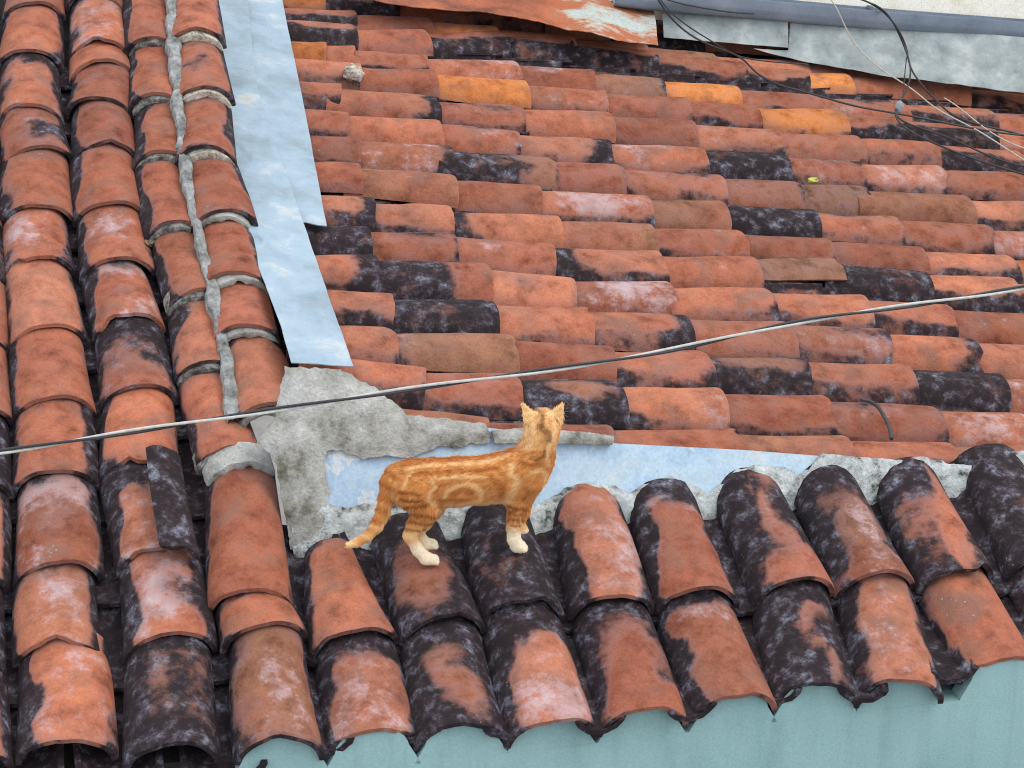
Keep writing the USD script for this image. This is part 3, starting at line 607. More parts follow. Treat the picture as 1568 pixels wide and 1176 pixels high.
# grey mortar over its upper left part, ragged lower edge
mp = [(384, 690), (420, 640), (436, 562), (470, 562), (520, 566), (545, 577), (600, 612), (622, 636), (690, 642), (742, 648), (749, 664), (747, 681), (722, 680), (700, 685), (672, 684), (655, 692), (632, 700), (612, 702), (594, 699), (575, 701), (556, 705), (540, 697), (522, 690), (508, 688), (499, 694), (496, 712), (499, 735), (506, 752), (498, 775), (500, 800), (480, 830), (444, 842), (433, 775), (423, 712), (414, 694), (400, 686)]
v, f = slab(ragged(mp, 3.5, 5.0, 5, .10), lambda u, v: onG(u, v, .002), GN, .007, 4.5, lump=.007, lsc=20, seed=3, dome=.009, domew=22)
emit(GABLE, 'mortar_patch', v, f, MORTAR, smooth=50)
mp2 = [(752, 660), (800, 655), (835, 658), (900, 662), (938, 668), (936, 682), (880, 680), (820, 679), (756, 679)]
v, f = slab(ragged(mp2, 5, 2.0, 8, .12), lambda u, v: onG(u, v, .002), GN, .016, 4, lump=.006, lsc=40, seed=5, dome=.004, domew=6)
emit(GABLE, 'mortar_patch', v, f, MORTAR, smooth=50)
mp3 = [(1258, 694), (1310, 700), (1400, 706), (1500, 714), (1600, 718), (1600, 770), (1420, 770), (1240, 770), (1200, 740), (1235, 722)]
v, f = slab(ragged(mp3, 4, 3.0, 31, .10), lambda u, v: onG(u, v, .002), GN, .012, 4.5, lump=.010, lsc=34, seed=13, dome=.004, domew=8)
emit(GABLE, 'mortar_patch', v, f, MORTAR_W, smooth=50)
# mortar bedding round the heads of the skirt tiles
heads = [(442, 776), (452, 775), (470, 778), (500, 772), (530, 778), (560, 772), (585, 775), (610, 768), (640, 764), (680, 770), (710, 782), (745, 768), (790, 762), (815, 775), (838, 765), (868, 748), (905, 739), (940, 745), (962, 756), (985, 742), (1026, 731), (1062, 742), (1085, 756), (1108, 740), (1130, 719), (1165, 712), (1200, 716), (1222, 728), (1240, 716), (1275, 703), (1312, 706), (1345, 722), (1370, 712), (1402, 698), (1440, 706), (1470, 722), (1500, 712), (1540, 690), (1600, 690), (1600, 790), (1480, 770), (1220, 800), (1000, 830), (740, 880), (600, 890), (456, 900)]
v, f = slab(ragged(heads, 4, 5.0, 21, .09), lambda u, v: onG(u, v, .002), GN, .006, 4, lump=.012, lsc=34, seed=9, dome=.005, domew=16)
emit(GABLE, 'mortar_patch', v, f, MORTAR_W, smooth=50)

# ------------------------------------------------------------------ neighbouring building behind the side slope
Q1, Q2 = onR(1160, 78), onR(1568, 145)
BX = unit((Q2 - Q1) * [1, 1, 0]); BYN = unit(np.cross(BX, [0, 0, 1.]))          # BYN: horizontal, towards the camera
if BYN[1] > 0: BYN = -BYN
lean = math.radians(40)
BN = BYN * math.cos(lean) + np.array([0, 0, 1.]) * math.sin(lean)
def onB(u, v, h=0.0): return hit(u, v, Q1 + RN * .03 + BN * h, BN)
W0 = onB(1212, 22, 0)
def onW(u, v, h=0.0): return hit(u, v, W0 + BYN * h, BYN)
nb = thing('neighbouring_building', (W0[0], W0[1], -3.4), 'cream-walled neighbouring building with a long blue-grey gutter at the top right corner', 'building')
v, f = slab(np.array([(700, -700), (2300, -700), (2300, 140), (1568, 70), (1005, 30), (700, 5)], float), lambda u, v: onW(u, v, 0), -BYN, .25, 90)
emit(nb, 'wall', v, f, CREAM)
ga = [onW(u, v, .05) for u, v in [(940, -8), (1010, -1), (1150, 11), (1300, 25), (1568, 46), (1750, 62)]]
# gutter: a half-round trough with a rolled front lip
gp = spline(ga, 30); zz = np.array([0, 0, 1.])
prof = [(-.045, .040), (-.045, .0)] + [(-.045 * math.cos(t), -.042 * math.sin(t)) for t in np.linspace(.15, math.pi - .15, 9)] + [(.046, .012), (.048, .036), (.052, .040), (.055, .034), (.052, .0)] + [(.051 * math.cos(t), -.048 * math.sin(t)) for t in np.linspace(.15, math.pi - .15, 9)] + [(-.05, .0), (-.05, .04)]
gv = np.array([[p + BYN * a + zz * b for a, b in prof] for p in gp]).reshape(-1, 3)
emit(nb, 'gutter', gv, grid_faces(len(prof) - 1, len(gp) - 1), GUTTER, smooth=40)
for q in (5, 14, 23):
    p = gp[q]; b = trimesh.creation.box((.018, .125, .012)); b.apply_translation(p + zz * .043)
    emit(nb, 'gutter_bracket', b.vertices, b.faces, GUTTER)

# ------------------------------------------------------------------ loose and nailed metal sheets
def sheet(name, ring, to3, nrm, m, label, group=None, amp=.006, wsc=9, seed=1, cell=9, edge=1.2, creases=None):
    wob = lambda u, v: (float(meshkit.fbm(np.array([u * wsc * .001, v * wsc * .001, seed * 3.1]), 3, seed)) - .5) * 2 * amp
    cre = (lambda u, v: sum(a * math.exp(-((v - v0 - .45 * (u - 400) - 14 * math.sin(u * .03 + v0)) / 5.0) ** 2) for v0, a in creases)) if creases else (lambda u, v: 0.0)
    v, f = slab(ragged(ring, 8, edge, seed, .05), lambda u, v: to3(u, v, wob(u, v) + cre(u, v)), nrm, .0025, cell)
    p = emit(None, name, v, f, m, smooth=40)
    tag(stage.GetPrimAtPath(p), label, 'metal sheet', group)
sheet('metal_sheet', [(372, -30), (426, -30), (440, 40), (463, 150), (481, 245), (500, 347), (470, 342), (440, 340), (380, 150), (330, -30)], lambda u, v, w: onR(u, v, .020 + w), RN, SHEET,
      'pale blue flashing sheet ending at mid height, tucked under the longer one along the verge', amp=.012, wsc=17, seed=2, cell=5, creases=[(20, .004), (120, -.004), (205, .005), (300, .004)])
sheet('metal_sheet', [(300, -30), (376, -30), (392, 130), (426, 235), (466, 346), (503, 455), (541, 562), (495, 559), (446, 556), (430, 500), (392, 400), (360, 300), (320, 100)], lambda u, v, w: onR(u, v, .032 + w), RN, SHEET,
      'long pale blue flashing sheet beside the verge, reaching down to the mortar', amp=.014, wsc=18, seed=3, cell=5, creases=[(70, .005), (150, .004), (240, .006), (330, -.004), (365, .006), (430, .004), (490, .005)])
sheet('metal_sheet', [(540, -40), (556, -4), (590, 5), (640, 12), (700, 17), (740, 19), (790, 27), (830, 35), (870, 46), (905, 50), (945, 62), (1007, 70), (1002, 20), (990, -40)], lambda u, v, w: onR(u, v, .075 + w * 2 + .01 * math.sin(u * .05)), RN, RUST,
      'rusty red-brown metal sheet over the topmost tiles', amp=.010, wsc=16, seed=4, cell=7, edge=2.0)
sheet('metal_sheet', [(1014, 2), (1120, 14), (1206, 26), (1207, 73), (1150, 69), (1090, 64), (1016, 58)], lambda u, v, w: onB(u, v, .035 + w), BN, GALV,
      'small grey-green galvanised sheet beside the rusty one, below the gutter', amp=.004, seed=6)
sheet('metal_sheet', [(1154, 75), (1207, 78), (1211, 24), (1350, 38), (1568, 58), (1720, 72), (1720, 164), (1568, 143), (1484, 132), (1420, 124), (1350, 116), (1290, 104), (1240, 96), (1200, 88)], lambda u, v, w: onB(u, v, .02 + w), BN, GALV,
      'long whitish galvanised flashing strip under the blue-grey gutter', amp=.006, seed=8, edge=2.0)

# ------------------------------------------------------------------ loose things on the roof
sd = nxt()
P1, P0 = onL(258, 690, .045), onL(284, 838, .03)
v, f, nn, s = tile(None, P0, P1, N, .115, .105, .03, .03, 'k', -1, sd, ext=.01, drop=0, nu=10, nv=7, arc=1.3, roll=-.55, jag=.012)
s[:, 0] += .5
p = emit(None, 'roof_tile', v, f, TILE, nn, {'stain_shade': s}); tag(stage.GetPrimAtPath(p), 'loose dark brown broken tile wedged in the channel beside the verge', 'roof tile')

def leaf(name, c, sz, nrm, ang, m, label):
    n = unit(nrm); a = unit(np.cross(n, [0, 1, .2])); b = np.cross(n, a)
    a, b = a * math.cos(ang) + b * math.sin(ang), b * math.cos(ang) - a * math.sin(ang)
    t = np.linspace(0, 1, 9); wv = .36 * np.sin(np.pi * t ** .8); rows = []
    for k in (-1, -.5, 0, .5, 1): rows.append(c + a * ((t - .5) * sz)[:, None] + b * (wv * k * sz)[:, None] + n * (sz * (.22 * np.abs(k) ** 1.5 + .5 * (t - .5) ** 2))[:, None])
    v = np.array(rows).reshape(-1, 3); f = grid_faces(8, 4); f = np.vstack([f, f[:, ::-1] + len(v)]); v = np.vstack([v, v - n * .0006])
    p = emit(None, name, v, f, m, smooth=60); tag(stage.GetPrimAtPath(p), label, 'leaf')
leaf('fallen_leaf', onR(1243, 280, .006), .05, RN, .5, LEAFG, 'small yellow-green leaf lying on the side slope')
leaf('fallen_leaf', onL(229, 374, -.05), .04, N, 1.2, LEAFB, 'dry brown leaf caught in the dark channel beside the verge')
bl = trimesh.creation.icosphere(3, 1.0); q = bl.vertices
bl.vertices = onR(541, 112, -.005) + q * np.array([.036, .05, .030]) * (.6 + .8 * meshkit.fbm(q * 2.1 + 4, 4, 2))[:, None]
emit(ROOF_R, 'mortar_lump', bl.vertices, bl.faces, MORTAR_L, smooth=60)

# ------------------------------------------------------------------ cables
def cable(name, pts, r, m, label, group=None, n=60, to=None):
    def put(u, v):
        return min((onR(u, v, .03), onW(u, v, .16), onB(u, v, .06)), key=lambda q: np.linalg.norm(q - CAM))
    P = spline([ (to or put)(u, v) for u, v in pts], n)
    v, f = tube(P, r, 7); p = emit(None, name, v, f, m, smooth=60); tag(stage.GetPrimAtPath(p), label, 'cable', group)
cable('cable', [(1004, -8), (1030, 30), (1072, 62), (1130, 86), (1162, 114), (1194, 130), (1240, 143), (1304, 161), (1369, 173), (1472, 193), (1600, 208)], .0042, BLACKW, 'black cable sagging from beside the rusty sheet across the upper tiles')
cable('cable', [(1008, -8), (1044, 33), (1101, 70), (1126, 84), (1187, 95), (1238, 99)], .003, BLACKW, 'thin black cable that ends short under the galvanised strip')
cable('cable', [(1286, -6), (1340, 9), (1369, 36), (1387, 71), (1395, 104), (1415, 134), (1437, 157), (1465, 179), (1508, 193), (1600, 220)], .0040, BLACKW, 'black cable looping over the gutter and down onto the dark tiles, the upper of two')
cable('cable', [(1330, 4), (1362, 26), (1380, 60), (1394, 104), (1390, 132), (1376, 157), (1372, 178), (1388, 197), (1419, 214), (1472, 236), (1600, 276)], .0038, BLACKW, 'black cable hanging by the grey clip, the lower of the two looping over the gutter')
cable('cable', [(1266, -8), (1287, 25), (1301, 54), (1326, 86), (1351, 107), (1390, 132), (1437, 168), (1490, 196), (1537, 225), (1600, 262)], .0028, PALEW, 'thin pale wire running down over the gutter and the galvanised strip')
cable('cable', [(1374, 168), (1398, 192), (1440, 206), (1500, 232), (1600, 258)], .0036, BLACKW, 'black cable fanning out from the grey clip between the two looping cables')
cable('cable', [(1390, 78), (1386, 108), (1384, 132), (1377, 156)], .0024, BLACKW, 'thin black cable dropping straight down to the grey clip')
cable('cable', [(1446, 150), (1490, 182), (1530, 210), (1600, 236)], .0026, PALEW, 'short pale wire lying over the dark tiles near the right edge')
cable('cable', [(1018, -2), (1050, 7), (1076, 12), (1100, 16), (1155, 21)], .0035, BLACKW, 'short black cable along the lower edge of the gutter', to=lambda u, v: onW(u, v, .13))
cable('cable', [(1318, 612), (1338, 618), (1352, 634), (1361, 652), (1365, 672)], .0055, BLACKW, 'short black strap bent over a tile of the side slope near its lowest rows', to=lambda u, v: onR(u, v, .012 if v < 640 else .02))
cl = trimesh.creation.icosphere(2, 1.0); cl.vertices = onR(1377, 164, .04) + cl.vertices * np.array([.018, .012, .026]); p = emit(None, 'cable_clip', cl.vertices, cl.faces, CLIPM, smooth=60)
tag(stage.GetPrimAtPath(p), 'small grey oval clip holding the black cables above the dark tiles', 'cable clip')

# twisted service cable across the whole view
CY = -0.55
cpx = [(-120, 706), (0, 692), (150, 669), (305, 645), (457, 622), (640, 594), (800, 572), (1040, 533), (1204, 497), (1454, 459), (1568, 440), (1720, 413)]
CP = spline([hit(u, v, [0, CY, 0], YAX) for u, v in cpx], 400)
tw = thing('service_cable', CP[200], 'twisted pair of one black and one white wire strung across in front of the roofs', 'cable')
arc_ = np.r_[0, np.cumsum(np.linalg.norm(np.diff(CP, axis=0), axis=1))]
ph = 2 * np.pi * arc_ / .50 + .35 + .5 * np.sin(arc_ * 3.1)
for k_, m_, nm in ((0, WHITEW, 'white_wire'), (np.pi, BLACKW, 'black_wire')):
    o = np.cos(ph + k_)[:, None] * np.array([0, -.35, 1.0]) + np.sin(ph + k_)[:, None] * np.array([0, -.9, -.3])
    v, f = tube(CP + o * .0030, .0028, 9)
    emit(tw, nm, v, f, m_, smooth=60)

# ------------------------------------------------------------------ the cat
YC = (onL(655, 858)[1] + onL(655, 836)[1]) / 2
PXM = FOC / np.dot(WC[2], hit(700, 740, [0, YC, 0], YAX) - CAM)              # pixels per metre at the cat
def cp(u, v, dy=0.0): return hit(u, v, [0, YC, 0], YAX) + YAX * dy
def put(u, v, dy=0.0): return hit(u, v, [0, YC + dy, 0], YAX)                # dy metres deeper, still seen at that pixel
ND = onL(655, 858)[1] - YC; FD = -ND                                          # near and far feet
NDF = onL(795, 840)[1] - YC
print('cat', YC, PXM, ND, NDF)
R_ = lambda px: px / PXM
torso = [  # chains of (u, v, radius px); flattened sideways
 [(612, 738, 27), (628, 739, 33), (660, 740, 36), (700, 738, 36), (740, 735, 35), (775, 730, 37), (800, 722, 35)],
 [(800, 722, 35), (812, 714, 29), (820, 705, 26)],
]
neck = [[(806, 712, 28), (821, 692, 24), (829, 672, 22.5)]]
hdir = unit([.30, .78, .52])                                                  # where the face looks: away and up
H0 = cp(830, 661, .004)
limbs = [
 [(632, 752, 30, ND * .55), (652, 780, 19, ND * .9), (634, 806, 11.5, ND), (627, 820, 9.5, ND), (640, 842, 8.5, ND), (652, 855, 9, ND), (664, 857, 8.5, ND)],   # near hind
 [(640, 748, 27, FD * .55), (662, 776, 17, FD * .8), (650, 800, 11, FD), (640, 812, 9, FD), (645, 826, 8, FD), (652, 833, 8.5, FD), (662, 833, 8, FD)],          # far hind
 [(797, 738, 27, NDF * .5), (791, 764, 17, NDF * .8), (790, 788, 11.5, NDF), (786, 808, 10, NDF), (787, 826, 9.5, NDF), (792, 836, 9.5, NDF), (799, 838, 8.5, NDF)],   # near fore
 [(806, 734, 25, -NDF * .5), (802, 760, 15, -NDF * .8), (800, 782, 10.5, -NDF), (794, 796, 9, -NDF), (795, 806, 8.5, -NDF), (800, 809, 8, -NDF)],               # far fore
]
tail = [(604, 728, 12.5, 0), (596, 742, 11.5, -.005), (591, 764, 10.8, -.012), (586, 786, 10, -.02), (577, 806, 9, -.03), (562, 822, 7.6, -.035), (546, 831, 6.6, -.035), (533, 835, 5.2, -.035)]
def smin(a, b, k):
    h = np.clip(.5 + .5 * (b - a) / k, 0, 1); return b * (1 - h) + a * h - k * h * (1 - h)
def capsule(p, a, b, ra, rb, ys=1.0):
    sc = np.array([1, ys, 1.0]); p = (p - [0, YC, 0]) * sc; a = (a - [0, YC, 0]) * sc; b = (b - [0, YC, 0]) * sc
    ab = b - a; t = np.clip(((p - a) @ ab) / max(ab @ ab, 1e-12), 0, 1)
    return np.linalg.norm(p - a - t[:, None] * ab, axis=1) - (ra + (rb - ra) * t)
def ellipsoid(p, c, axes, rad):
    q = (p - c) @ np.asarray(axes).T / rad; k = np.linalg.norm(q, axis=1); return (k - 1) * min(rad)
def tri_dist(p, a, b, c):
    ba, cb, ac = b - a, c - b, a - c; nn = np.cross(ba, ac)
    pa, pb, pc = p - a, p - b, p - c
    ins = (np.sign(pa @ np.cross(ba, nn)) + np.sign(pb @ np.cross(cb, nn)) + np.sign(pc @ np.cross(ac, nn))) 
    def seg(pp, e): return ((pp - np.clip((pp @ e) / (e @ e), 0, 1)[:, None] * e) ** 2).sum(1)
    d2 = np.minimum(np.minimum(seg(pa, ba), seg(pb, cb)), seg(pc, ac))
    return np.sqrt(np.where(np.abs(ins) < 2, d2, (pa @ nn) ** 2 / (nn @ nn)))
hr = unit(np.cross(hdir, [0, 0, 1.])); hu = np.cross(hr, hdir)                # head's right and up
hr, hu = hr * math.cos(.10) - hu * math.sin(.10), hu * math.cos(.10) + hr * math.sin(.10)
HA = [hr, hdir, hu]
def hp(a, b, c): return H0 + hr * a + hdir * b + hu * c
def ear_pts(side):
    px = [(804, 647), (819, 634), (800, 619)] if side < 0 else [(841, 634), (860, 648), (861.5, 619)]
    return [put(*px[0], .004), put(*px[1], .010), put(*px[2], .012)]
def body(p):
    D = np.full(len(p), 9.0)
    for ch in torso:
        for a, b in zip(ch[:-1], ch[1:]): D = smin(D, capsule(p, cp(*a[:2]), cp(*b[:2]), R_(a[2]), R_(b[2]), 1.22), .02)
    for ch in neck:
        for a, b in zip(ch[:-1], ch[1:]): D = smin(D, capsule(p, cp(*a[:2]), cp(*b[:2]), R_(a[2]), R_(b[2]), 1.1), .022)
    for li in limbs:
        d = np.full(len(p), 9.0)
        for a, b in zip(li[:-1], li[1:]): d = smin(d, capsule(p, put(a[0], a[1], a[3]), put(b[0], b[1], b[3]), R_(a[2]), R_(b[2])), .008)
        q = put(li[-1][0], li[-1][1], li[-1][3])
        for j in (-1.5, -.5, .5, 1.5):                                       # toes
            t0 = q + np.array([.002 - .002 * abs(j), j * .0062, -.002]); t1 = t0 + np.array([.010 - .002 * abs(j), j * .001, -.003])
            d = smin(d, capsule(p, t0, t1, .0052, .0046), .0025)
        D = smin(D, d, .018)
    d = np.full(len(p), 9.0)
    for a, b in zip(tail[:-1], tail[1:]): d = smin(d, capsule(p, put(a[0], a[1], a[3]), put(b[0], b[1], b[3]), R_(a[2]), R_(b[2])), .006)
    D = smin(D, d, .010)
    h = ellipsoid(p, hp(0, .012, .002), HA, np.array([.0415, .050, .038]))
    for sgn in (-1, 1): h = smin(h, ellipsoid(p, hp(sgn * .020, .034, -.012), HA, np.array([.022, .024, .020])), .014)
    h = smin(h, ellipsoid(p, hp(0, .052, -.012), HA, np.array([.019, .020, .014])), .012)
    h = smin(h, ellipsoid(p, hp(0, .048, -.024), HA, np.array([.014, .016, .010])), .010)
    D = smin(D, h, .020)
    for sd_ in (-1, 1):
        a, b, c_ = ear_pts(sd_); D = smin(D, tri_dist(p, a, b, c_) - .0036, .006)
    return D
lo, hi, st_ = np.array([cp(520, 640)[0], YC - .13, cp(700, 880)[2] - .03]), np.array([cp(880, 700)[0], YC + .15, cp(830, 600)[2] + .05]), .0034
nx_, ny_, nz_ = np.ceil((hi - lo) / st_).astype(int) + 1
gx, gy, gz = np.meshgrid(*(lo[i] + st_ * np.arange(n) for i, n in enumerate((nx_, ny_, nz_))), indexing='ij')
G = body(np.c_[gx.ravel(), gy.ravel(), gz.ravel()]).reshape(nx_, ny_, nz_)
def surface_nets(G, lo, st):
    ins = G < 0; sh = np.array(G.shape) - 1
    acc = np.zeros((*sh, 3)); cnt = np.zeros(sh)
    corner = lambda A, c: A[c[0]:c[0] + sh[0], c[1]:c[1] + sh[1], c[2]:c[2] + sh[2]]
    cs = list(np.ndindex(2, 2, 2))
    for a in cs:
        for ax in range(3):
            if a[ax]: continue
            b = list(a); b[ax] = 1; b = tuple(b)
            ga_, gb_ = corner(G, a), corner(G, b); cr = (ga_ < 0) != (gb_ < 0)
            t = np.where(cr, ga_ / np.where(cr, ga_ - gb_, 1), 0)
            p = np.zeros((*sh, 3)); 
            for k in range(3): p[..., k] = a[k] + (t if k == ax else 0)
            acc += p * cr[..., None]; cnt += cr
    act = cnt > 0; idx = np.full(sh, -1); idx[act] = np.arange(act.sum())
    cell = np.stack(np.nonzero(act), -1); V = lo + st * (cell + acc[act] / cnt[act][:, None])
    F = []
    for ax in range(3):
        u, v = (ax + 1) % 3, (ax + 2) % 3
        sl0 = [slice(1, -1)] * 3; sl0[ax] = slice(0, -1); sl1 = [slice(1, -1)] * 3; sl1[ax] = slice(1, None)
        a, b = ins[tuple(sl0)], ins[tuple(sl1)]
        pos = np.stack(np.nonzero(a != b), -1)
        flip = b[tuple(pos.T)]
        base = pos.copy(); base[:, u] += 1; base[:, v] += 1
        q = []
        for du, dv in ((-1, -1), (0, -1), (0, 0), (-1, 0)):
            c = base.copy(); c[:, u] += du; c[:, v] += dv; q.append(idx[tuple(c.T)])
        q = np.stack(q, -1); q[flip] = q[flip][:, ::-1]
        F += [q[:, [0, 1, 2]], q[:, [0, 2, 3]]]
    return V, np.vstack(F)
cv, cf = surface_nets(G, lo, st_)
cm = max(trimesh.Trimesh(cv, cf, process=False).split(only_watertight=False), key=lambda m: len(m.faces))
_e = cm.edges_unique; _deg = np.maximum(np.bincount(_e.ravel(), minlength=len(cm.vertices)), 1)[:, None]; _p = np.array(cm.vertices); _p0 = _p.copy()
for _ in range(4):
    for lam in (.5, -.51):
        s_ = np.zeros_like(_p); np.add.at(s_, _e[:, 0], _p[_e[:, 1]]); np.add.at(s_, _e[:, 1], _p[_e[:, 0]]); _p = _p + lam * (s_ / _deg - _p)
_bad = np.linalg.norm(_p - _p0, axis=1) > 1.2 * st_; _p[_bad] = _p0[_bad]; cm.vertices = _p
cv = np.array(cm.vertices); cf = np.array(cm.faces); cn = np.array(cm.vertex_normals); print('cat comps ok', len(cv), 'longest edge', cm.edges_unique_length.max())
if cm.volume < 0: cf = cf[:, ::-1]; cn = -cn
# coat: a ginger tabby pattern laid on by position along and up the body (the same on both flanks)
def flank(p):                                                                # side view coordinates of a point: as seen square on to its left flank
    q = np.array(p); q[:, 1] = YC - np.abs(q[:, 1] - YC); return proj(q)
def dseg(P, line):
    d = np.full(len(P), 1e9)
    for a, b in zip(line[:-1], line[1:]):
        a, b = np.array(a, float), np.array(b, float); ab = b - a
        t = np.clip(((P - a) @ ab) / (ab @ ab), 0, 1); d = np.minimum(d, np.linalg.norm(P - a - t[:, None] * ab, axis=1))
    return d
cz = lambda L: [(510 + a / 3.92, 590 + b / 3.92) for a, b in L]
LIGHT = [([(600, 585), (612, 612), (585, 650), (582, 690), (610, 715)], 4.2), ([(668, 672), (690, 632), (740, 603), (800, 594), (850, 602)], 3.6), ([(855, 605), (893, 640), (890, 685), (850, 708), (770, 722), (700, 735)], 4.2),
         ([(440, 505), (520, 488), (640, 478), (800, 470), (960, 455), (1060, 420)], 3.2), ([(600, 562), (700, 552), (800, 550), (930, 552)], 3.0), ([(1078, 480), (1068, 530), (1112, 572), (1090, 630), (1055, 690), (1040, 715)], 6.5),
         ([(1195, 525), (1250, 505), (1285, 530), (1270, 590)], 4.0), ([(640, 752), (760, 742), (900, 722), (1030, 705)], 4.5), ([(372, 590), (362, 640), (372, 690)], 4.0), ([(480, 520), (430, 580), (420, 620)], 2.6),
         ([(1185, 170), (1205, 240), (1195, 330), (1170, 370)], 5.5), ([(1155, 250), (1165, 330)], 4), ([(1335, 180), (1338, 260), (1320, 340)], 4.5), ([(1300, 350), (1285, 420), (1300, 480)], 4), ([(1100, 760), (1140, 850)], 2.0)]
DARK = [([(430, 480), (520, 452), (700, 440), (900, 424), (1080, 390), (1180, 350)], 5.0), ([(480, 540), (640, 520), (800, 512), (1000, 500)], 3.6), ([(400, 640), (460, 650), (525, 660)], 2.6), ([(410, 690), (470, 694), (545, 700)], 2.6), ([(430, 732), (500, 728), (570, 716)], 2.6),
        ([(462, 772), (530, 782), (605, 792)], 2.4), ([(470, 822), (540, 832), (602, 842)], 2.4), ([(440, 868), (500, 872), (560, 882)], 2.4), ([(1050, 722), (1110, 742), (1172, 740)], 2.6), ([(1060, 762), (1110, 778), (1152, 772)], 2.5), ([(1062, 803), (1100, 812), (1140, 806)], 2.4), ([(1070, 842), (1125, 846)], 2.0),
        ([(620, 640), (640, 610), (680, 590)], 2.6), ([(720, 650), (780, 630), (840, 645)], 4.5), ([(640, 690), (740, 690), (820, 685)], 3.0), ([(950, 560), (1030, 600), (1010, 670)], 5.0), ([(1120, 460), (1190, 480), (1240, 470)], 4.0), ([(1140, 600), (1180, 640), (1150, 680)], 4.0)]
DEEP = [([(1248, 250), (1282, 285), (1296, 320)], 6.5), ([(1268, 390), (1270, 425), (1225, 445)], 3.5), ([(1255, 165), (1262, 210), (1250, 245)], 3.5), ([(1338, 190), (1345, 205)], 3.5)]
def coat(p, nrm):
    F = flank(p); F = F + (np.stack([meshkit.fbm(p * 60, 3, 4), meshkit.fbm(p * 60 + 9, 3, 5)], -1) - .5) * 5
    n = meshkit.fbm(p * 45, 4, 7)
    base = np.array([.57, .26, .080]); light = np.array([.74, .50, .24]); dark = np.array([.38, .125, .026]); deep = np.array([.19, .075, .022]); cream = np.array([.80, .70, .52])
    c = base * (.80 + .45 * n)[:, None]
    def mix(col, w):
        nonlocal c
        c = c * (1 - w[:, None]) + np.asarray(col) * w[:, None]
    for L, wd in DARK: mix(dark, .72 * (1 - sm(dseg(F, cz(L)), wd * .3, wd * 1.5)))
    for L, wd in LIGHT: mix(light, .80 * (1 - sm(dseg(F, cz(L)), wd * .2, wd * 1.45)))
    u, v = F[:, 0], F[:, 1]
    mix(light, ((u > 790) & (v < 690)) * .35)
    for L, wd in DEEP: mix(deep, .7 * (1 - sm(dseg(F, cz(L)), wd * .4, wd * 1.4)))
    mix(light, .75 * sm(-nrm[:, 2], .35, .9) * sm(v, 745, 775) * (u > 600))          # pale belly and inner legs
    istail = dseg(F, [(a, b) for a, b, *_ in tail]) < 16
    tl_ = istail & (u < 606)
    ring = .5 + .5 * np.sin((u * .5 - v) * .30 + .6); mix(light, tl_ * ring * .55 * sm(v, 785, 815)); mix(dark, tl_ * (1 - ring) * .7 * (v < 812))
    mix(light, tl_ * .8 * sm(-u, -552, -536)); mix(light, tl_ * .8 * sm(nrm[:, 0], .2, .9))
    legs = ~tl_ & (u > 606)
    hind = legs & (u < 690); mix(light, hind * .85 * sm(v, 803, 822)); mix(cream, hind * sm(v + (u - 625) * .35, 828, 846))
    fore = legs & (u > 745); mix(light, fore * .5 * sm(v, 796, 806)); mix(cream, fore * sm(v, 806, 820))
    ear = np.minimum(*(tri_dist(p, *ear_pts(k_)) for k_ in (-1, 1))) < .008; mix(light * 1.1, ear * .75)
    for L, wd in DARK[2:12]: mix(dark * .8, .75 * legs * (1 - sm(dseg(F, cz(L)), wd * .4, wd * 1.3)))
    fine = meshkit.noise(p * np.array([500, 500, 900]), 3)
    return c * (.84 + .3 * fine)[:, None]
cat = thing('cat', [cp(710, 850)[0], YC, cp(710, 850)[2]], 'orange tabby cat standing on the skirt tiles, seen from behind, head turned away upwards', 'cat')
FUR = mat('cat_fur', {'at': ('attribute', {'attribute': 'coat'}), 'g': ('geometry', {}), 'n': ('noise_texture', {'scale': 420, 'detail': 3}), 'r': ('rgb_ramp', {'ramp': [(.3, (.72, .70, .68)), (.65, (1.12, 1.12, 1.1))]}), 'm': ('mix', {'mix_type': 'multiply', 'fac': .8}), 'bp': ('bump', {'strength': .4, 'distance': .002}),
    'p': ('principled_bsdf', {'roughness': .75, 'specular_ior_level': .2, 'sheen_weight': .25})}, [('at.vector', 'm.color1'), ('g.position', 'n.vector'), ('n.fac', 'r.fac'), ('r.color', 'm.color2'), ('m.color', 'p.base_color'), ('n.fac', 'bp.height'), ('bp.normal', 'p.normal')])
HAIR = mat('cat_hair', {'at': ('attribute', {'attribute': 'coat'}), 'd': ('diffuse_bsdf', {'roughness': .3}), 't': ('translucent_bsdf', {}), 'm': ('mix_closure', {'fac': .3})}, [('at.vector', 'd.color'), ('at.vector', 't.color'), ('d.BSDF', 'm.closure1'), ('t.BSDF', 'm.closure2')], surface='m.closure')
emit(cat, 'body', cv, cf, FUR, cn, {'coat': coat(cv, cn)})
EYE = plain('cat_eye', (.36, .30, .06), .08, .8); NOSE = plain('cat_nose', (.42, .15, .12), .4)
for sgn in (-1, 1):
    e_ = trimesh.creation.icosphere(2, .0075); e_.vertices = hp(sgn * .018, .048, .006) + e_.vertices
    ey = emit(cat, 'eye', e_.vertices, e_.faces, EYE, smooth=60)
    e_ = trimesh.creation.icosphere(1, 1.0); e_.vertices = hp(sgn * .0185, .0545, .0065) + (e_.vertices * np.array([.0016, .0022, .0042])) @ np.array(HA)
    emit(ey, 'pupil', e_.vertices, e_.faces, BLACKW, smooth=60)
e_ = trimesh.creation.icosphere(2, 1.0); e_.vertices = hp(0, .0715, -.008) + (e_.vertices * np.array([.005, .003, .0035])) @ np.array(HA); emit(cat, 'nose', e_.vertices, e_.faces, NOSE, smooth=60)
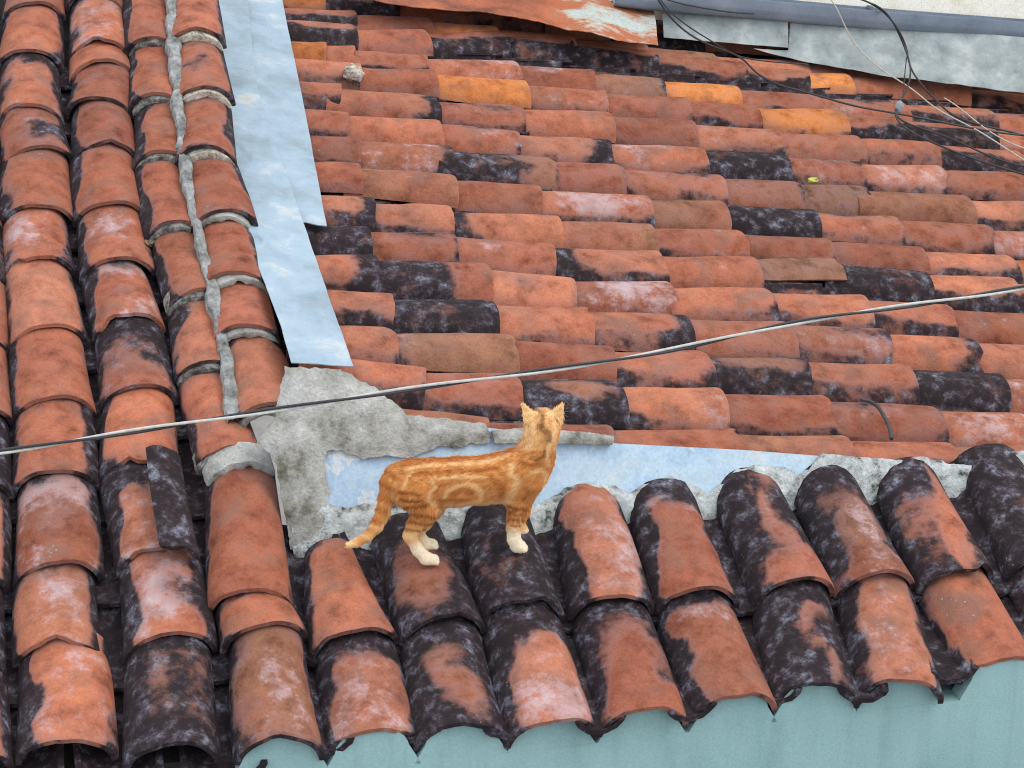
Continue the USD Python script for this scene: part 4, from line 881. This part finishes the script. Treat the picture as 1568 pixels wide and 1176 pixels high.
# short hair
rg = np.random.default_rng(5); NH = 26000
ar = np.linalg.norm(np.cross(cv[cf[:, 1]] - cv[cf[:, 0]], cv[cf[:, 2]] - cv[cf[:, 0]]), axis=1); fi = rg.choice(len(cf), NH, p=ar / ar.sum())
r1, r2 = np.sqrt(rg.random(NH)), rg.random(NH); w = np.c_[1 - r1, r1 * (1 - r2), r1 * r2][..., None]
root = (cv[cf[fi]] * w).sum(1); hn = (cn[cf[fi]] * w).sum(1); hn /= np.linalg.norm(hn, axis=1, keepdims=True)
Fh = flank(root)
flow = np.tile(np.array([-.85, 0, -.35]), (NH, 1))
flow[Fh[:, 1] > 770] = [-.15, 0, -1.0]; flow[(Fh[:, 0] < 606)] = [-.45, 0, -.9]; flow[(Fh[:, 0] < 572)] = [-1, 0, -.45]
hd = (Fh[:, 0] > 795) & (Fh[:, 1] < 690); flow[hd] = [-.15, -.5, -1.0]; flow[hd & (Fh[:, 1] < 634)] = [0, -.1, .9]
flow = flow - hn * np.sum(flow * hn, 1, keepdims=True); flow /= np.maximum(np.linalg.norm(flow, axis=1, keepdims=True), .2)
flow = flow + rg.normal(0, .22, flow.shape)
ln = np.where(Fh[:, 1] > 800, .0035, .0085) * rg.uniform(.6, 1.2, NH); ln = np.where(hd, ln * .62, ln)
pts = np.stack([root - hn * .001, root + (hn * .30 + flow * .55) * ln[:, None] * .62, root + (hn * .34 + flow * 1.0) * ln[:, None]], 1)
bc = UsdGeom.BasisCurves.Define(stage, cat + '/fur')
bc.CreateTypeAttr('linear'); bc.CreatePointsAttr(Vt.Vec3fArray.FromNumpy((pts.reshape(-1, 3) - BASE[cat]).astype(np.float32)))
bc.CreateCurveVertexCountsAttr(Vt.IntArray.FromNumpy(np.full(NH, 3, np.int32)))
bc.CreateWidthsAttr(Vt.FloatArray.FromNumpy(np.tile(np.array([.0010, .0008, .0002], np.float32), NH))); bc.SetWidthsInterpolation('vertex')
hc = coat(root, hn) * rg.uniform(.85, 1.22, (NH, 1))
UsdGeom.PrimvarsAPI(bc).CreatePrimvar('coat', T.Float3Array, 'vertex').Set(Vt.Vec3fArray.FromNumpy(np.repeat(hc, 3, 0).astype(np.float32)))
UsdShade.MaterialBindingAPI.Apply(bc.GetPrim()).Bind(HAIR)
# whiskers
for sgn in (-1, 1):
    for j in range(4):
        a = hp(sgn * .013, .064, -.012 - .003 * j); b = a + hr * sgn * .045 + hdir * (.004 - .006 * j) + hu * (.012 - .008 * j)
        v, f = tube(spline([a, (a + b) / 2 + hu * .003, b], 6), np.linspace(.0004, .00012, 6), 4); emit(cat, 'whisker', v, f, WHITEW)

print('rust', onR(560,0,.07)[0], onR(920,50,.07)[0], onR(1007,70,.07)[0])

# ------------------------------------------------------------------ grit and crumbs of mortar gathered in the channels and on the tiles
gr_ = np.random.default_rng(41); gv_, gf_ = [], []
ico = trimesh.creation.icosphere(1, 1.0)
for _ in range(260):
    if True:
        u, v = gr_.uniform(0, 440), gr_.uniform(0, 1100)
        c = onL(u, v, 0); x = round(((PL @ c)[0] - (cx1 + cx2) / 2) / PIT) * PIT + (cx1 + cx2) / 2; t_ = (PL @ c)[1]
        if x > cx2 + PIT * .6: continue
        c = X * (x + gr_.normal(0, .018)) + C * t_ + N * -.150
    else:
        u, v = gr_.uniform(480, 1560), gr_.uniform(60, 620); c = onR(u, v, gr_.uniform(-.05, -.02))
    sc = gr_.uniform(.003, .009) * gr_.uniform(.6, 1.4)
    q = ico.vertices * (sc * (.6 + .8 * gr_.random((len(ico.vertices), 1)))) * np.array([1, 1, .7])
    gf_.append(ico.faces + sum(len(a) for a in gv_)); gv_.append(q + c)
p = emit(None, 'grit', np.vstack(gv_), np.vstack(gf_), MORTAR, kind='stuff'); tag(stage.GetPrimAtPath(p), 'grit and crumbs of mortar scattered in the tile channels', 'grit')
for k_, (u, v, sz) in enumerate([(104, 470, .035), (203, 300, .03), (112, 905, .04)]):
    leaf('fallen_leaf', onL(u, v, -.075), sz, N, k_ * 1.3, LEAFB, ['small dry leaf in the channel between the first two tile columns, halfway up', 'small dry leaf in the channel beside the second column, near the upper left', 'dry leaf in the channel between the first two tile columns, low down'][k_])
